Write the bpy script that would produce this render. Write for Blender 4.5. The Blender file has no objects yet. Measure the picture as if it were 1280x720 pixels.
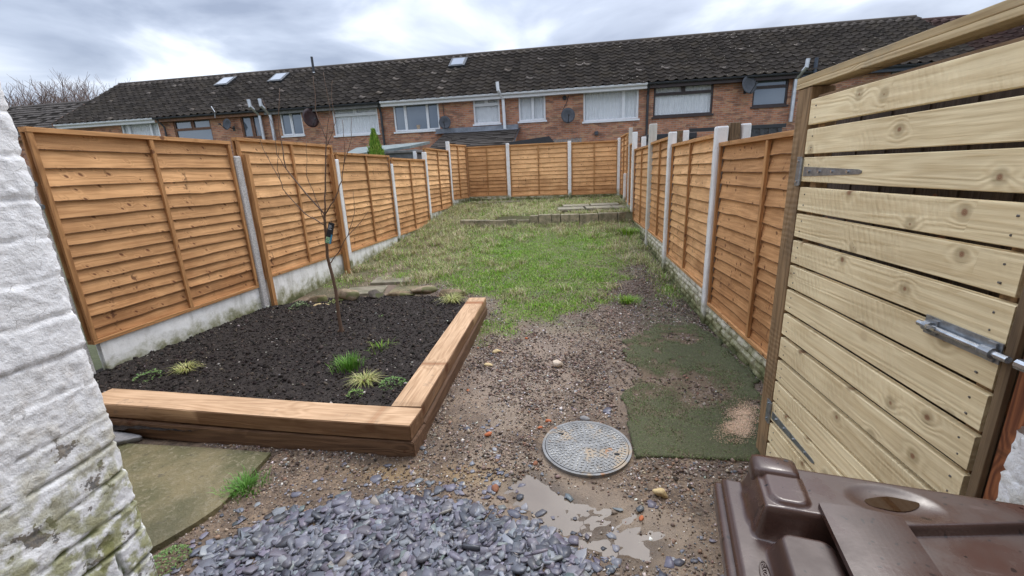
import bpy, bmesh, math, random
import numpy as np
from mathutils import Matrix, Vector

# ---------------------------------------------------------------- camera, sky, sun, exposure
scn = bpy.context.scene
C = scn.collection
random.seed(7)
rng = np.random.default_rng(11)
PI = math.pi
R = math.radians

cam_d = bpy.data.cameras.new('camera'); cam = bpy.data.objects.new('camera', cam_d); C.objects.link(cam)
F_PX = 537.0
cam_d.sensor_width = 36; cam_d.lens = F_PX / 1280 * 36
cam_d.clip_start = 0.02; cam_d.clip_end = 1500
_d = Vector((88, 1986, F_PX)).normalized()
_a = 60.0; _b = -(_a * 88 + F_PX * F_PX) / 1986
_y = Vector((_a, _b, F_PX)).normalized()
_z = -_d; _x = _y.cross(_z)
cols = [Vector((_x[i], _y[i], _z[i])) for i in range(3)]       # world vectors of image right, down, forward
rot = Matrix((cols[0], -cols[1], -cols[2])).transposed()
cam.matrix_world = Matrix.Translation((0, 0, 1.6)) @ rot.to_4x4()
scn.camera = cam

SUN_EL, SUN_AZ = R(56), R(35)
world = bpy.data.worlds.new('World'); scn.world = world; world.use_nodes = True
nt = world.node_tree; nt.nodes.clear()
out = nt.nodes.new('ShaderNodeOutputWorld'); bgn = nt.nodes.new('ShaderNodeBackground')
sky = nt.nodes.new('ShaderNodeTexSky'); sky.sky_type = 'NISHITA'; sky.sun_disc = False
sky.sun_elevation = SUN_EL; sky.sun_rotation = SUN_AZ; sky.dust_density = 3
tc = nt.nodes.new('ShaderNodeTexCoord'); sep = nt.nodes.new('ShaderNodeSeparateXYZ')
nt.links.new(tc.outputs['Generated'], sep.inputs[0])
zc = nt.nodes.new('ShaderNodeMath'); zc.operation = 'MAXIMUM'; zc.inputs[1].default_value = 0.0
nt.links.new(sep.outputs['Z'], zc.inputs[0])
za = nt.nodes.new('ShaderNodeMath'); za.operation = 'ADD'; za.inputs[1].default_value = 0.22
nt.links.new(zc.outputs[0], za.inputs[0])
dv = nt.nodes.new('ShaderNodeVectorMath'); dv.operation = 'DIVIDE'
cb = nt.nodes.new('ShaderNodeCombineXYZ')
for i in range(3): nt.links.new(za.outputs[0], cb.inputs[i])
nt.links.new(tc.outputs['Generated'], dv.inputs[0]); nt.links.new(cb.outputs[0], dv.inputs[1])
n1 = nt.nodes.new('ShaderNodeTexNoise'); n1.inputs['Scale'].default_value = 1.5; n1.inputs['Detail'].default_value = 6; n1.inputs['Roughness'].default_value = .5
n1.inputs['Distortion'].default_value = .35
mpw = nt.nodes.new('ShaderNodeMapping'); mpw.inputs['Location'].default_value = (3.1, 1.4, 0)
nt.links.new(dv.outputs[0], mpw.inputs[0]); nt.links.new(mpw.outputs[0], n1.inputs['Vector'])
cr = nt.nodes.new('ShaderNodeValToRGB')
cr.color_ramp.elements[0].position = .37; cr.color_ramp.elements[0].color = (.235, .27, .355, 1)
cr.color_ramp.elements[1].position = .64; cr.color_ramp.elements[1].color = (.74, .78, .85, 1)
e = cr.color_ramp.elements.new(.5); e.color = (.40, .445, .54, 1)
nt.links.new(n1.outputs['Fac'], cr.inputs[0])
# an overcast dome grows brighter towards the zenith
zr = nt.nodes.new('ShaderNodeMapRange'); zr.inputs['From Min'].default_value = .3; zr.inputs['From Max'].default_value = .95
zr.inputs['To Min'].default_value = 1.0; zr.inputs['To Max'].default_value = 3.4
nt.links.new(sep.outputs['Z'], zr.inputs['Value'])
ml = nt.nodes.new('ShaderNodeVectorMath'); ml.operation = 'SCALE'
nt.links.new(cr.outputs[0], ml.inputs[0]); nt.links.new(zr.outputs[0], ml.inputs['Scale'])
sc = nt.nodes.new('ShaderNodeVectorMath'); sc.operation = 'SCALE'; sc.inputs['Scale'].default_value = .03
nt.links.new(sky.outputs[0], sc.inputs[0])
ad = nt.nodes.new('ShaderNodeVectorMath'); ad.operation = 'ADD'
nt.links.new(ml.outputs[0], ad.inputs[0]); nt.links.new(sc.outputs[0], ad.inputs[1])
nt.links.new(ad.outputs[0], bgn.inputs['Color']); bgn.inputs['Strength'].default_value = 1.0
nt.links.new(bgn.outputs[0], out.inputs[0])

sun_d = bpy.data.lights.new('sun', 'SUN'); sun_d.energy = 1.1; sun_d.angle = R(16); sun_d.color = (1, .965, .91)
sun = bpy.data.objects.new('sun', sun_d); C.objects.link(sun)
sv = Vector((math.sin(SUN_AZ) * math.cos(SUN_EL), math.cos(SUN_AZ) * math.cos(SUN_EL), math.sin(SUN_EL)))
sun.rotation_euler = sv.to_track_quat('Z', 'Y').to_euler()
scn.view_settings.view_transform = 'Standard'; scn.view_settings.look = 'None'
scn.view_settings.gamma = 1; scn.view_settings.use_curve_mapping = False
scn.view_settings.exposure = 0.42

# ---------------------------------------------------------------- node helpers
class NG:
    def __init__(s, name):
        s.m = bpy.data.materials.new(name); s.m.use_nodes = True
        s.t = s.m.node_tree; s.b = s.t.nodes['Principled BSDF']
    def n(s, typ, **kw):
        nd = s.t.nodes.new(typ)
        for k, v in kw.items(): setattr(nd, k, v)
        return nd
    def link(s, a, b): s.t.links.new(a, b)
    def setin(s, sock, v):
        if hasattr(v, 'is_linked') or hasattr(v, 'links'): s.link(v, sock)
        elif isinstance(v, (tuple, list)) and len(v) == 3 and sock.type == 'RGBA': sock.default_value = (*v, 1)
        else: sock.default_value = v
    def coord(s, kind='Object'): return s.n('ShaderNodeTexCoord').outputs[kind]
    def attr(s, name, out='Fac'): 
        a = s.n('ShaderNodeAttribute'); a.attribute_name = name; return a.outputs[out]
    def map(s, v, scale=(1, 1, 1), loc=(0, 0, 0), rot=(0, 0, 0)):
        m = s.n('ShaderNodeMapping'); s.link(v, m.inputs[0]); m.inputs['Scale'].default_value = scale
        m.inputs['Location'].default_value = loc; m.inputs['Rotation'].default_value = rot; return m.outputs[0]
    def noise(s, v, scale=5, detail=4, rough=.5, dist=0, out='Fac'):
        n = s.n('ShaderNodeTexNoise'); s.link(v, n.inputs['Vector']); n.inputs['Scale'].default_value = scale
        n.inputs['Detail'].default_value = detail; n.inputs['Roughness'].default_value = rough
        n.inputs['Distortion'].default_value = dist; return n.outputs[out]
    def vor(s, v, scale=5, feature='F1', out='Distance', rand=1, dim='3D'):
        n = s.n('ShaderNodeTexVoronoi'); n.feature = feature; n.voronoi_dimensions = dim; s.link(v, n.inputs['Vector'])
        n.inputs['Scale'].default_value = scale; n.inputs['Randomness'].default_value = rand; return n.outputs[out]
    def math(s, op, a, b=0.0, c=None, clamp=False):
        n = s.n('ShaderNodeMath'); n.operation = op; n.use_clamp = clamp
        s.setin(n.inputs[0], a); s.setin(n.inputs[1], b)
        if c is not None: s.setin(n.inputs[2], c)
        return n.outputs[0]
    def vmath(s, op, a, b=(0, 0, 0)):
        n = s.n('ShaderNodeVectorMath'); n.operation = op
        s.setin(n.inputs[0], a); s.setin(n.inputs[1], b); return n.outputs[0]
    def ss(s, v, a, b, t0=0.0, t1=1.0):
        n = s.n('ShaderNodeMapRange'); n.interpolation_type = 'SMOOTHSTEP'
        s.link(v, n.inputs['Value'])
        if a > b: a, b, t0, t1 = b, a, t1, t0
        n.inputs['From Min'].default_value = a; n.inputs['From Max'].default_value = b
        n.inputs['To Min'].default_value = t0; n.inputs['To Max'].default_value = t1
        return n.outputs[0]
    def mix(s, f, a, b, mode='MIX'):
        n = s.n('ShaderNodeMix'); n.data_type = 'RGBA'; n.blend_type = mode
        s.setin(n.inputs[0], f); s.setin(n.inputs[6], a); s.setin(n.inputs[7], b); return n.outputs[2]
    def comb(s, x, y, z):
        n = s.n('ShaderNodeCombineXYZ'); s.setin(n.inputs[0], x); s.setin(n.inputs[1], y); s.setin(n.inputs[2], z); return n.outputs[0]
    def xyz(s, v):
        n = s.n('ShaderNodeSeparateXYZ'); s.link(v, n.inputs[0]); return n.outputs
    def bump(s, h, strength=.5, dist=.01, normal=None):
        n = s.n('ShaderNodeBump'); n.inputs['Strength'].default_value = strength; n.inputs['Distance'].default_value = dist
        s.link(h, n.inputs['Height'])
        if normal is not None: s.link(normal, n.inputs['Normal'])
        return n.outputs[0]
    def done(s, col, rough=.8, normal=None, spec=.5, metal=0.0):
        s.setin(s.b.inputs['Base Color'], col); s.setin(s.b.inputs['Roughness'], rough)
        s.b.inputs['Specular IOR Level'].default_value = spec; s.b.inputs['Metallic'].default_value = metal
        if normal is not None: s.link(normal, s.b.inputs['Normal'])
        return s.m

_oi = {}
def wood(name, light, dark, knot=(.10, .04, .018), axis='x', knots=.55, kscale=5.5, grime=.25, rough=.75, weather=None, bandc=1.0, saw=0.0, band_freq=16, var=.30, ring=False, kr=.10, kslant=0.0, wane=False, side_shade_wear=False):
    g = NG(name); co = g.coord()
    bid = g.attr('bid')
    oi = g.n('ShaderNodeObjectInfo').outputs['Random']
    sh = g.math('ADD', bid, g.math('MULTIPLY', oi, 9.7))
    off = g.comb(g.math('MULTIPLY', sh, 17.3), g.math('MULTIPLY', sh, 5.7), g.math('MULTIPLY', sh, 9.1))
    x, y, z = g.xyz(co)
    if axis == 'z': co = g.comb(z, y, x)
    if axis == 'y': co = g.comb(y, x, z)
    p = g.vmath('ADD', co, off)
    px_, py_, pz_ = g.xyz(p)
    kp = g.comb(g.math('MULTIPLY_ADD', pz_, kslant, px_), pz_, 0.0)
    kd = g.vor(kp, kscale, dim='2D')
    kcol = g.vor(kp, kscale, out='Color', dim='2D')
    ksel = g.ss(g.xyz(kcol)[0], 1 - knots, 1 - knots + .02)
    knear = g.math('MULTIPLY', g.ss(kd, .42, .0), ksel)
    band = g.noise(g.map(p, (.55, 7, 7)), 1.0, 2, .4, .2)
    ph = g.math('ADD', g.math('MULTIPLY', band, band_freq * 6.28), g.math('MULTIPLY', knear, 9.0))
    s1 = g.math('MULTIPLY_ADD', g.math('SINE', ph), .5, .5)
    fine = g.math('MULTIPLY_ADD', g.noise(g.map(p, (2.2, 48, 48)), 1.0, 4, .7), .62, g.math('MULTIPLY', g.noise(g.map(p, (4, 150, 150)), 1.0, 2, .6), .38))
    blot = g.noise(p, 2.2, 3, .6)
    f = g.math('MULTIPLY_ADD', s1, .30 * bandc, g.math('MULTIPLY', g.ss(fine, .25, .75), .62))
    col = g.mix(g.ss(f, .05, .95), light, dark)
    # board to board variation
    wn = g.n('ShaderNodeTexWhiteNoise'); wn.noise_dimensions = '1D'; g.link(sh, wn.inputs['W'])
    v = g.math('MULTIPLY_ADD', wn.outputs['Value'], var, 1 - var * .55)
    v = g.math('MULTIPLY', v, g.math('MULTIPLY_ADD', blot, grime * 2, 1 - grime))
    col = g.mix(1.0, col, g.comb(v, g.math('POWER', v, 1.12), g.math('POWER', v, 1.25)), 'MULTIPLY')
    if ring:
        halo = g.math('MULTIPLY', g.ss(kd, .20, .09), ksel)
        col = g.mix(g.math('MULTIPLY', halo, .55), col, tuple(c * .55 for c in dark))
    kwob = g.math('ADD', kd, g.math('MULTIPLY', g.noise(p, 60, 2), .03))
    kwob = g.math('DIVIDE', kwob, g.math('MULTIPLY_ADD', g.xyz(kcol)[1], 1.3, .3))
    kk = g.math('MULTIPLY', g.ss(kwob, kr + .035, kr - .025), ksel)
    kin = g.mix(g.math('MULTIPLY_ADD', g.math('SINE', g.math('MULTIPLY', kd, 230.0)), .3, .4), knot, tuple(min(1, c * 2.6) for c in knot))
    col = g.mix(g.math('MULTIPLY', kk, .85), col, kin)
    if weather:
        wz = g.noise(g.map(co, (1, 1, 1)), 3.0, 5, .7)
        col = g.mix(g.ss(wz, .5, .75, 0, .7), col, weather)
    if side_shade_wear:
        dn = g.math('MULTIPLY', g.attr('side_shade_wear'), g.ss(g.noise(g.map(co, (1.5, 9, 9)), 1.0, 4, .6), .25, .6, .55, .95))  # shade painted into the colour of the side faces, broken by streaks
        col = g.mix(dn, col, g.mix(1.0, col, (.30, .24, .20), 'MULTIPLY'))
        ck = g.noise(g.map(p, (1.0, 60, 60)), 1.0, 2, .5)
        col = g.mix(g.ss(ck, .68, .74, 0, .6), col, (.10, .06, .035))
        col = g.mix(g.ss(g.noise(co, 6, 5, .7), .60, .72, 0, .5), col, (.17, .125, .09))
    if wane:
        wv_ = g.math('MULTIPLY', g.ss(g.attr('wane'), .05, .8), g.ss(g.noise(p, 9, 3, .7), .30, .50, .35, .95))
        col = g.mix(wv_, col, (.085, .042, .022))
        stk = g.noise(g.map(p, (1.2, 26, 26)), 1.0, 3, .7)
        col = g.mix(g.ss(stk, .60, .78, 0, .55), col, tuple(c*.45 for c in dark))
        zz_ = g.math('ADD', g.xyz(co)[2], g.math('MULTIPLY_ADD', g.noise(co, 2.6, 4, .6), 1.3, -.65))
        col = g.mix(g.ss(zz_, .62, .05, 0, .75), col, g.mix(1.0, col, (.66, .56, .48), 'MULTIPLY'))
        ob = g.math('MULTIPLY_ADD', oi, .34, .80)
        col = g.mix(1.0, col, g.comb(ob, g.math('POWER', ob, 1.3), g.math('POWER', ob, 1.6)), 'MULTIPLY')
        big = g.math('MULTIPLY', g.ss(g.noise(g.map(co, (7, 1, 1.3)), 1.0, 2), .64, .72), g.ss(g.noise(p, 30, 2), .5, .62))
        col = g.mix(g.math('MULTIPLY', big, .8), col, knot)
    h = g.math('MULTIPLY_ADD', s1, .35, fine)
    if saw:
        d = g.n('ShaderNodeTexWave'); d.inputs['Scale'].default_value = 14; d.inputs['Distortion'].default_value = 3.5; d.inputs['Detail'].default_value = 3
        g.link(g.map(p, (1, 1, .55), rot=(0, R(35), 0)), d.inputs['Vector'])
        msk = g.ss(g.noise(p, 2.4, 2), .45, .6)
        h = g.math('ADD', h, g.math('MULTIPLY', g.math('MULTIPLY', d.outputs['Fac'], msk), saw))
        col = g.mix(g.math('MULTIPLY', g.math('MULTIPLY', d.outputs['Fac'], msk), .16), col, dark)
    return g.done(col, rough, g.bump(h, .8, .0035), .3)

def plain(name, col, rough=.7, var=.12, scale=8, bump=.0, metal=0.0, spec=.5, bs=60, col2=None):
    g = NG(name); co = g.coord(); n = g.noise(co, scale, 5, .6)
    c2 = col2 if col2 else tuple(c * (1 - 2.2 * var) for c in col)
    c = g.mix(g.ss(n, .3, .7), col, c2)
    nm = g.bump(g.noise(co, bs, 3), .6, bump) if bump else None
    return g.done(c, rough, nm, spec, metal)

M = {}
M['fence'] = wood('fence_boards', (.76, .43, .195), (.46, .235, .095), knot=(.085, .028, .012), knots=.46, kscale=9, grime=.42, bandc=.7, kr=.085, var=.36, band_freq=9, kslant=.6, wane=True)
M['fence_v'] = wood('fence_battens', (.50, .255, .10), (.28, .13, .048), axis='z', knots=.25, grime=.25)
M['fence_h'] = wood('fence_rails', (.60, .32, .135), (.36, .17, .062), axis='x', knots=.35, grime=.3)
M['gate'] = wood('gate_boards', (.90, .755, .475), (.66, .50, .27), knot=(.16, .075, .038), knots=.40, kscale=6.2, grime=.30, saw=1.3, bandc=.65, var=.16, band_freq=13, ring=True, kr=.075)
M['beam'] = wood('pale_beam', (.60, .47, .27), (.38, .27, .14), knots=.3, grime=.25, bandc=.8, weather=(.30, .26, .19))
M['gpost'] = wood('rough_gate_post', (.34, .22, .115), (.17, .105, .052), axis='z', knots=.3, grime=.35, saw=.5, weather=(.15, .11, .07))
M['darkpost'] = wood('damp_dark_post', (.20, .135, .075), (.085, .055, .032), axis='z', knots=.3, grime=.4)
M['redpost'] = wood('red_brown_post', (.36, .135, .055), (.13, .045, .022), axis='z', knots=.3, grime=.4, bandc=1.3)
M['brownrail'] = wood('rough_brown_rail', (.30, .20, .12), (.15, .095, .055), knots=.3, grime=.4, saw=.6)
M['sleeper'] = wood('sleeper_top', (.62, .41, .245), (.38, .225, .118), knot=(.20, .085, .035), knots=.22, kscale=3.2, side_shade_wear=True, grime=.34, bandc=.9, kr=.11, band_freq=11, var=.1, ring=True)
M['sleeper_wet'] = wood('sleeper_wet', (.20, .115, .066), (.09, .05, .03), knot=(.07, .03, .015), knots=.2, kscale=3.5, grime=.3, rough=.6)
M['shedwood'] = wood('dark_closeboard', (.075, .052, .036), (.035, .024, .018), axis='z', grime=.4)

def concrete_white(name, col=(.86, .85, .81), dirt=(.42, .40, .34), moss=True, flake=.45):
    g = NG(name); co = g.coord(); geo = g.n('ShaderNodeNewGeometry').outputs['Position']
    n = g.noise(geo, 7, 6, .65); n2 = g.noise(geo, 34, 4, .7)
    st = g.noise(g.map(geo, (9, 9, 1.1)), 1.0, 4, .6)
    c = g.mix(g.ss(n, .42, .8, 0, flake), col, dirt)
    c = g.mix(g.ss(st, .48, .72, 0, .45), c, dirt)
    c = g.mix(g.ss(n2, .6, .75, 0, .5), c, tuple(d * .7 for d in dirt))
    if moss:
        hgt = g.attr('hgt')      # height above the ground along the piece
        mz = g.math('ADD', hgt, g.math('MULTIPLY_ADD', n, -.50, .22))
        c = g.mix(g.ss(mz, .26, .02, 0, .8), c, (.30,.29,.15))
        c = g.mix(g.ss(mz, .15, .0, 0, .85), c, (.15,.15,.06))
        c = g.mix(g.ss(mz, .06, -.06, 0, .85), c, (.075, .085, .035))
    return g.done(c, .85, g.bump(g.math('ADD', n2, n), .7, .004), .25)
M['plinth'] = concrete_white('white_painted_concrete')
M['post_white'] = concrete_white('white_painted_post', (.80, .79, .77), (.42, .41, .38))
M['rockface'] = concrete_white('cream_rockface', (.60, .56, .46), (.26, .24, .18), True, .8)
M['post_grey'] = plain('pebbly_grey_concrete', (.66, .63, .59), .9, .25, 90, .006, bs=90, col2=(.30,.28,.26))

# ---------------------------------------------------------------- mesh helpers
def tag(o, label=None, cat=None, group=None, kind=None):
    if label: o['label'] = label
    if cat: o['category'] = cat
    if group: o['group'] = group
    if kind: o['kind'] = kind
    return o
def empty(name, label, cat, loc=(0, 0, 0), rz=0, group=None):
    o = bpy.data.objects.new(name, None); C.objects.link(o); o.location = loc; o.rotation_euler = (0, 0, rz)
    o.empty_display_size = .1
    return tag(o, label, cat, group)
def npmesh(name, V, Fc, mat, parent=None, smooth=False, attrs=None, cols=None):
    V = np.asarray(V, np.float32); me = bpy.data.meshes.new(name)
    if isinstance(Fc, np.ndarray):
        k = Fc.shape[1]; nf = len(Fc)
        me.vertices.add(len(V)); me.vertices.foreach_set('co', V.ravel())
        me.loops.add(nf * k); me.loops.foreach_set('vertex_index', Fc.astype(np.int32).ravel())
        me.polygons.add(nf); me.polygons.foreach_set('loop_start', np.arange(0, nf * k, k, dtype=np.int32))
        me.polygons.foreach_set('loop_total', np.full(nf, k, np.int32))
        me.update(calc_edges=True)
    else:
        me.from_pydata([tuple(map(float, v)) for v in V], [], [tuple(int(i) for i in f) for f in Fc])
    if smooth: me.polygons.foreach_set('use_smooth', np.ones(len(me.polygons), bool))
    for k2, a in (attrs or {}).items():
        at = me.attributes.new(k2, 'FLOAT', 'POINT'); at.data.foreach_set('value', np.asarray(a, np.float32).ravel())
    for k2, a in (cols or {}).items():
        at = me.color_attributes.new(k2, 'FLOAT_COLOR', 'POINT')
        a = np.asarray(a, np.float32)
        if a.shape[1] == 3: a = np.hstack([a, np.ones((len(a), 1), np.float32)])
        at.data.foreach_set('color', a.ravel())
    me.materials.append(M[mat] if isinstance(mat, str) else mat)
    o = bpy.data.objects.new(name, me); C.objects.link(o)
    if parent: o.parent = parent
    return o

class MB:
    """collects shapes for one mesh"""
    def __init__(s): s.v = []; s.f = []; s.b = []; s.k = 0
    def add(s, V, Fc, bid=None):
        o = len(s.v); s.v += [tuple(v) for v in V]; s.f += [tuple(i + o for i in f) for f in Fc]
        if bid is None: s.k += 1; bid = s.k * .37
        s.b += [bid] * len(V); return s
    def box(s, x0, y0, z0, x1, y1, z1, bev=0.0, mt=None, bid=None):
        if x0 > x1: x0, x1 = x1, x0
        if y0 > y1: y0, y1 = y1, y0
        if z0 > z1: z0, z1 = z1, z0
        if bev <= 0:
            V = [(x0,y0,z0),(x1,y0,z0),(x1,y1,z0),(x0,y1,z0),(x0,y0,z1),(x1,y0,z1),(x1,y1,z1),(x0,y1,z1)]
            Fc = [(3,2,1,0),(4,5,6,7),(0,1,5,4),(1,2,6,5),(2,3,7,6),(3,0,4,7)]
        else:
            bm = bmesh.new(); bmesh.ops.create_cube(bm, size=1)
            for v in bm.verts:
                v.co = ((x0+x1)/2 + v.co.x*(x1-x0), (y0+y1)/2 + v.co.y*(y1-y0), (z0+z1)/2 + v.co.z*(z1-z0))
            bmesh.ops.bevel(bm, geom=bm.edges[:], offset=bev, segments=2, affect='EDGES', profile=.6)
            V = [v.co.copy() for v in bm.verts]; Fc = [tuple(v.index for v in f.verts) for f in bm.faces]; bm.free()
        if mt is not None: V = [mt @ Vector(v) for v in V]
        return s.add(V, Fc, bid)
    def tube(s, pts, rad, n=8, cap=True, bid=None):
        pts = [Vector(p) for p in pts]
        if not isinstance(rad, (list, tuple)): rad = [rad] * len(pts)
        V = []; Fc = []; up = None
        for i, p in enumerate(pts):
            a = pts[max(0, i-1)]; b = pts[min(len(pts)-1, i+1)]; t = (b - a).normalized()
            if up is None: up = t.orthogonal().normalized()
            up = (up - t * up.dot(t)).normalized(); w = t.cross(up)
            for j in range(n):
                an = 2*PI*j/n; V.append(p + (up*math.cos(an) + w*math.sin(an)) * rad[i])
        for i in range(len(pts)-1):
            for j in range(n):
                k = (j+1) % n; Fc.append((i*n+j, i*n+k, (i+1)*n+k, (i+1)*n+j))
        if cap: Fc.append(tuple(range(n))[::-1]); Fc.append(tuple((len(pts)-1)*n + j for j in range(n)))
        return s.add(V, Fc, bid)
    def prism(s, poly, z0, z1, bid=None, mt=None):
        n = len(poly); V = [(x, y, z0) for x, y in poly] + [(x, y, z1) for x, y in poly]
        Fc = [tuple(range(n))[::-1], tuple(range(n, 2*n))] + [(i, (i+1) % n, n+(i+1) % n, n+i) for i in range(n)]
        if mt is not None: V = [mt @ Vector(v) for v in V]
        return s.add(V, Fc, bid)
    def build(s, name, mat, parent=None, smooth=False, attrs=None):
        a = {'bid': s.b}; a.update(attrs or {})
        return npmesh(name, s.v, s.f, mat, parent, smooth, a)

# value noise in numpy
_perm = rng.random((256, 256)).astype(np.float32)
def vn(x, y):
    xi = np.floor(x).astype(int); yi = np.floor(y).astype(int); fx = x - xi; fy = y - yi
    fx = fx*fx*(3-2*fx); fy = fy*fy*(3-2*fy)
    a = _perm[xi & 255, yi & 255]; b = _perm[(xi+1) & 255, yi & 255]; c = _perm[xi & 255, (yi+1) & 255]; d = _perm[(xi+1) & 255, (yi+1) & 255]
    return (a*(1-fx)+b*fx)*(1-fy) + (c*(1-fx)+d*fx)*fy
def fbm(x, y, o=4, gain=.5):
    t = 0; a = 1; s = 0
    for i in range(o):
        t = t + a*vn(x*2**i + 13.7*i, y*2**i + 7.1*i); s += a; a *= gain
    return t / s
def sst(v, a, b):
    t = np.clip((v-a)/(b-a), 0, 1); return t*t*(3-2*t)
def poly_sd(px, py, poly):
    """signed distance to a polygon, negative inside"""
    d = np.full(px.shape, 1e9); ins = np.zeros(px.shape, bool); n = len(poly)
    for i in range(n):
        x1, y1 = poly[i]; x2, y2 = poly[(i+1) % n]
        ex, ey = x2-x1, y2-y1; L = ex*ex+ey*ey
        t = np.clip(((px-x1)*ex + (py-y1)*ey)/L, 0, 1)
        d = np.minimum(d, np.hypot(px-x1-t*ex, py-y1-t*ey))
        c = (y1 > py) != (y2 > py)
        xx = (x2-x1)*(py-y1)/((y2-y1) if y2 != y1 else 1e-9) + x1
        ins ^= c & (px < xx)
    return np.where(ins, -d, d)
def grid(nx, ny):
    i = np.arange(nx-1)[:, None]*ny + np.arange(ny-1)[None, :]
    return np.stack([i, i+ny, i+ny+1, i+1], -1).reshape(-1, 4)

# ---------------------------------------------------------------- ground
LF = lambda y: np.interp(y, [1, 2.9, 4.8, 6.75, 8.7, 10.6, 12.5, 13.5], [-4.1, -3.93, -3.73, -3.55, -3.42, -3.28, -3.16, -2.84])
RF = lambda y: np.interp(y, [2, 4.4, 6.4, 8, 10, 12, 13.5], [1.52, 1.52, 1.55, 1.58, 1.63, 1.77, 1.76])
def G0(x, y):
    a = np.interp(y, [5.2, 6.4, 8.1, 10.0, 12, 13.5], [0, .09, .20, .41, .63, .76])
    terr = np.interp(y, [9.9, 12, 13.5], [.60, .66, .74])
    m = sst(x, -1.75, -1.35)
    b = a*(1-m) + np.where(y > 9.93, terr, a)*m
    return b
LAWN = [(-.87,4.96),(-.86,4.1),(-.5,3.9),(-.3,4.25),(-.11,4.65),(.4,4.93),(1.0,6.18),(1.35,7.4),(1.7,9.0),(1.7,9.9),(-3.4,9.9),(-3.4,7.6),(-2.85,6.9),(-2.5,6.2),(-1.9,5.75),(-1.3,5.45),(-.9,5.3)]
PUD = [(-.25,1.93),(-.17,1.965),(-.06,1.87),(.04,1.76),(.15,1.68),(.13,1.645),(-.02,1.665),(-.16,1.78)]
PUD2 = [(.12,1.56),(.24,1.555),(.36,1.565),(.34,1.535),(.24,1.515),(.16,1.525)]
SLATE = [(-2.0,.2),(-2.0,.9),(-1.64,1.28),(-1.5,1.52),(-1.31,1.68),(-1.1,1.72),(-.89,1.78),(-.64,1.82),(-.34,1.72),(-.04,1.58),(.12,1.46),(.20,1.35),(.22,1.2),(.3,.2)]
def ground_z(x, y):
    z = G0(x, y)
    z = z + (fbm(x*1.1+5, y*1.1, 4)-.5)*.05*sst(y, 2.2, 4)
    z = z + (fbm(x*7, y*7, 4)-.5)*.022 + (fbm(x*26+3, y*26, 3)-.5)*.012
    d = np.minimum(poly_sd(x, y, PUD), poly_sd(x, y, PUD2)) + (fbm(x*16, y*16, 3)-.5)*.11
    z = z - .014*sst(d, .05, -.03)
    z = z - .010*sst(poly_sd(x, y, [(-.36,2.0),(-.2,2.02),(.25,1.7),(.55,1.62),(.5,1.5),(.1,1.5),(-.25,1.7)]), .06, -.05)
    # rough ruts beside the puddle
    rk = sst(poly_sd(x, y, [(-.1,1.80),(.12,1.84),(.42,1.76),(.52,1.60),(.40,1.48),(.05,1.50),(-.1,1.62)]), .05, -.08)
    rv = 1-np.abs(2*fbm((x*.9+y*.4)*9+3, (y*.9-x*.3)*26, 3)-1)
    z = z*(1-.6*rk) + rk*(-.014+.030*(rv-.62))
    wet_ = 0
        # level round the manhole
    dm = np.hypot(x-.135, y-2.255); k = sst(dm, .33, .26)
    z = z*(1-k) + (-.006)*k
    z = z - .012*np.exp(-((dm-.285)/.03)**2)*(fbm(x*9, y*9, 2))
    # sink under the soil bed and slab
    b = sst(poly_sd(x, y, [(-4.2,2.25),(-.95,2.12),(-.95,4.72),(-1.15,5.15),(-4.2,4.9)]), .03, -.06)
    z = z - .03*b
    s = sst(poly_sd(x, y, [(-3.2,2.2),(-1.76,2.12),(-1.74,1.63),(-1.9,1.2),(-3,1.0)]), .03, -.04)
    z = z - .02*s
    z = z + .05*np.exp(-((y-9.85)/.15)**2)*sst(x, -1.9, -1.5)*0
    return z
xs = np.arange(-4.25, 1.95, .02); ys = np.concatenate([np.arange(.1, 3.6, .02), np.arange(3.6, 13.75, .035)])
X, Y = np.meshgrid(xs, ys, indexing='ij'); x, y = X.ravel(), Y.ravel()
z = ground_z(x, y)
wob = (fbm(x*2.3, y*2.3, 4)-.5)*1.3
wob2 = (fbm(x*6, y*6, 3)-.5)
gsd = poly_sd(x, y, LAWN) + wob*.9
grass = sst(gsd, .2, -.2)
grass = np.maximum(grass, sst(y, 9.8, 10.0))
strip = sst(x - RF(y), -.45 + 0, -.12) * sst(y, 4.7, 5.6) * .8
grass = np.maximum(grass, strip)
leftstrip = sst(LF(y) - x, -1.0, -.25)*sst(y, 5.6, 6.3)*.8
grass = np.maximum(grass, leftstrip*sst(wob, -.5, .1))
def grass_at(px, py):
    gs = poly_sd(px, py, LAWN) + (fbm(px*2.3, py*2.3, 4)-.5)*1.3*.9
    r = sst(gs, .2, -.2); r = np.maximum(r, sst(py, 9.8, 10.0))
    r = np.maximum(r, sst(px-RF(py), -.45, -.12)*sst(py, 4.7, 5.6)*.8)
    return np.maximum(r, sst(LF(py)-px, -1.0, -.25)*sst(py, 5.6, 6.3)*.8)
def straw_at(px, py):
    a = sst(px, -.9, -2.6)*sst(py, 5.6, 7.4)
    a = np.maximum(a, sst(py, 8.3, 9.6)*.75)
    a = np.maximum(a, sst(px, .75, 1.2)*sst(py, 5, 6)*.8)
    a = np.maximum(a, .5*sst(fbm(px*1.3+70, py*1.3, 3), .54, .66))
    a = a * (.35 + 1.2*fbm(px*1.7+9, py*1.7, 3))
    return np.clip(a, 0, 1)
mud = np.maximum(sst(poly_sd(x, y, [(-.55,2.1),(-.15,2.15),(.2,1.95),(.6,1.75),(.6,1.35),(.0,1.4),(-.5,1.75)]) + wob2*.25, .08, -.08),
      sst(poly_sd(x, y, [(-.35,3.2),(-.2,3.2),(-.25,2.5),(-.45,2.0),(-.6,2.1)]) + wob2*.25, .1, -.1))
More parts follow.
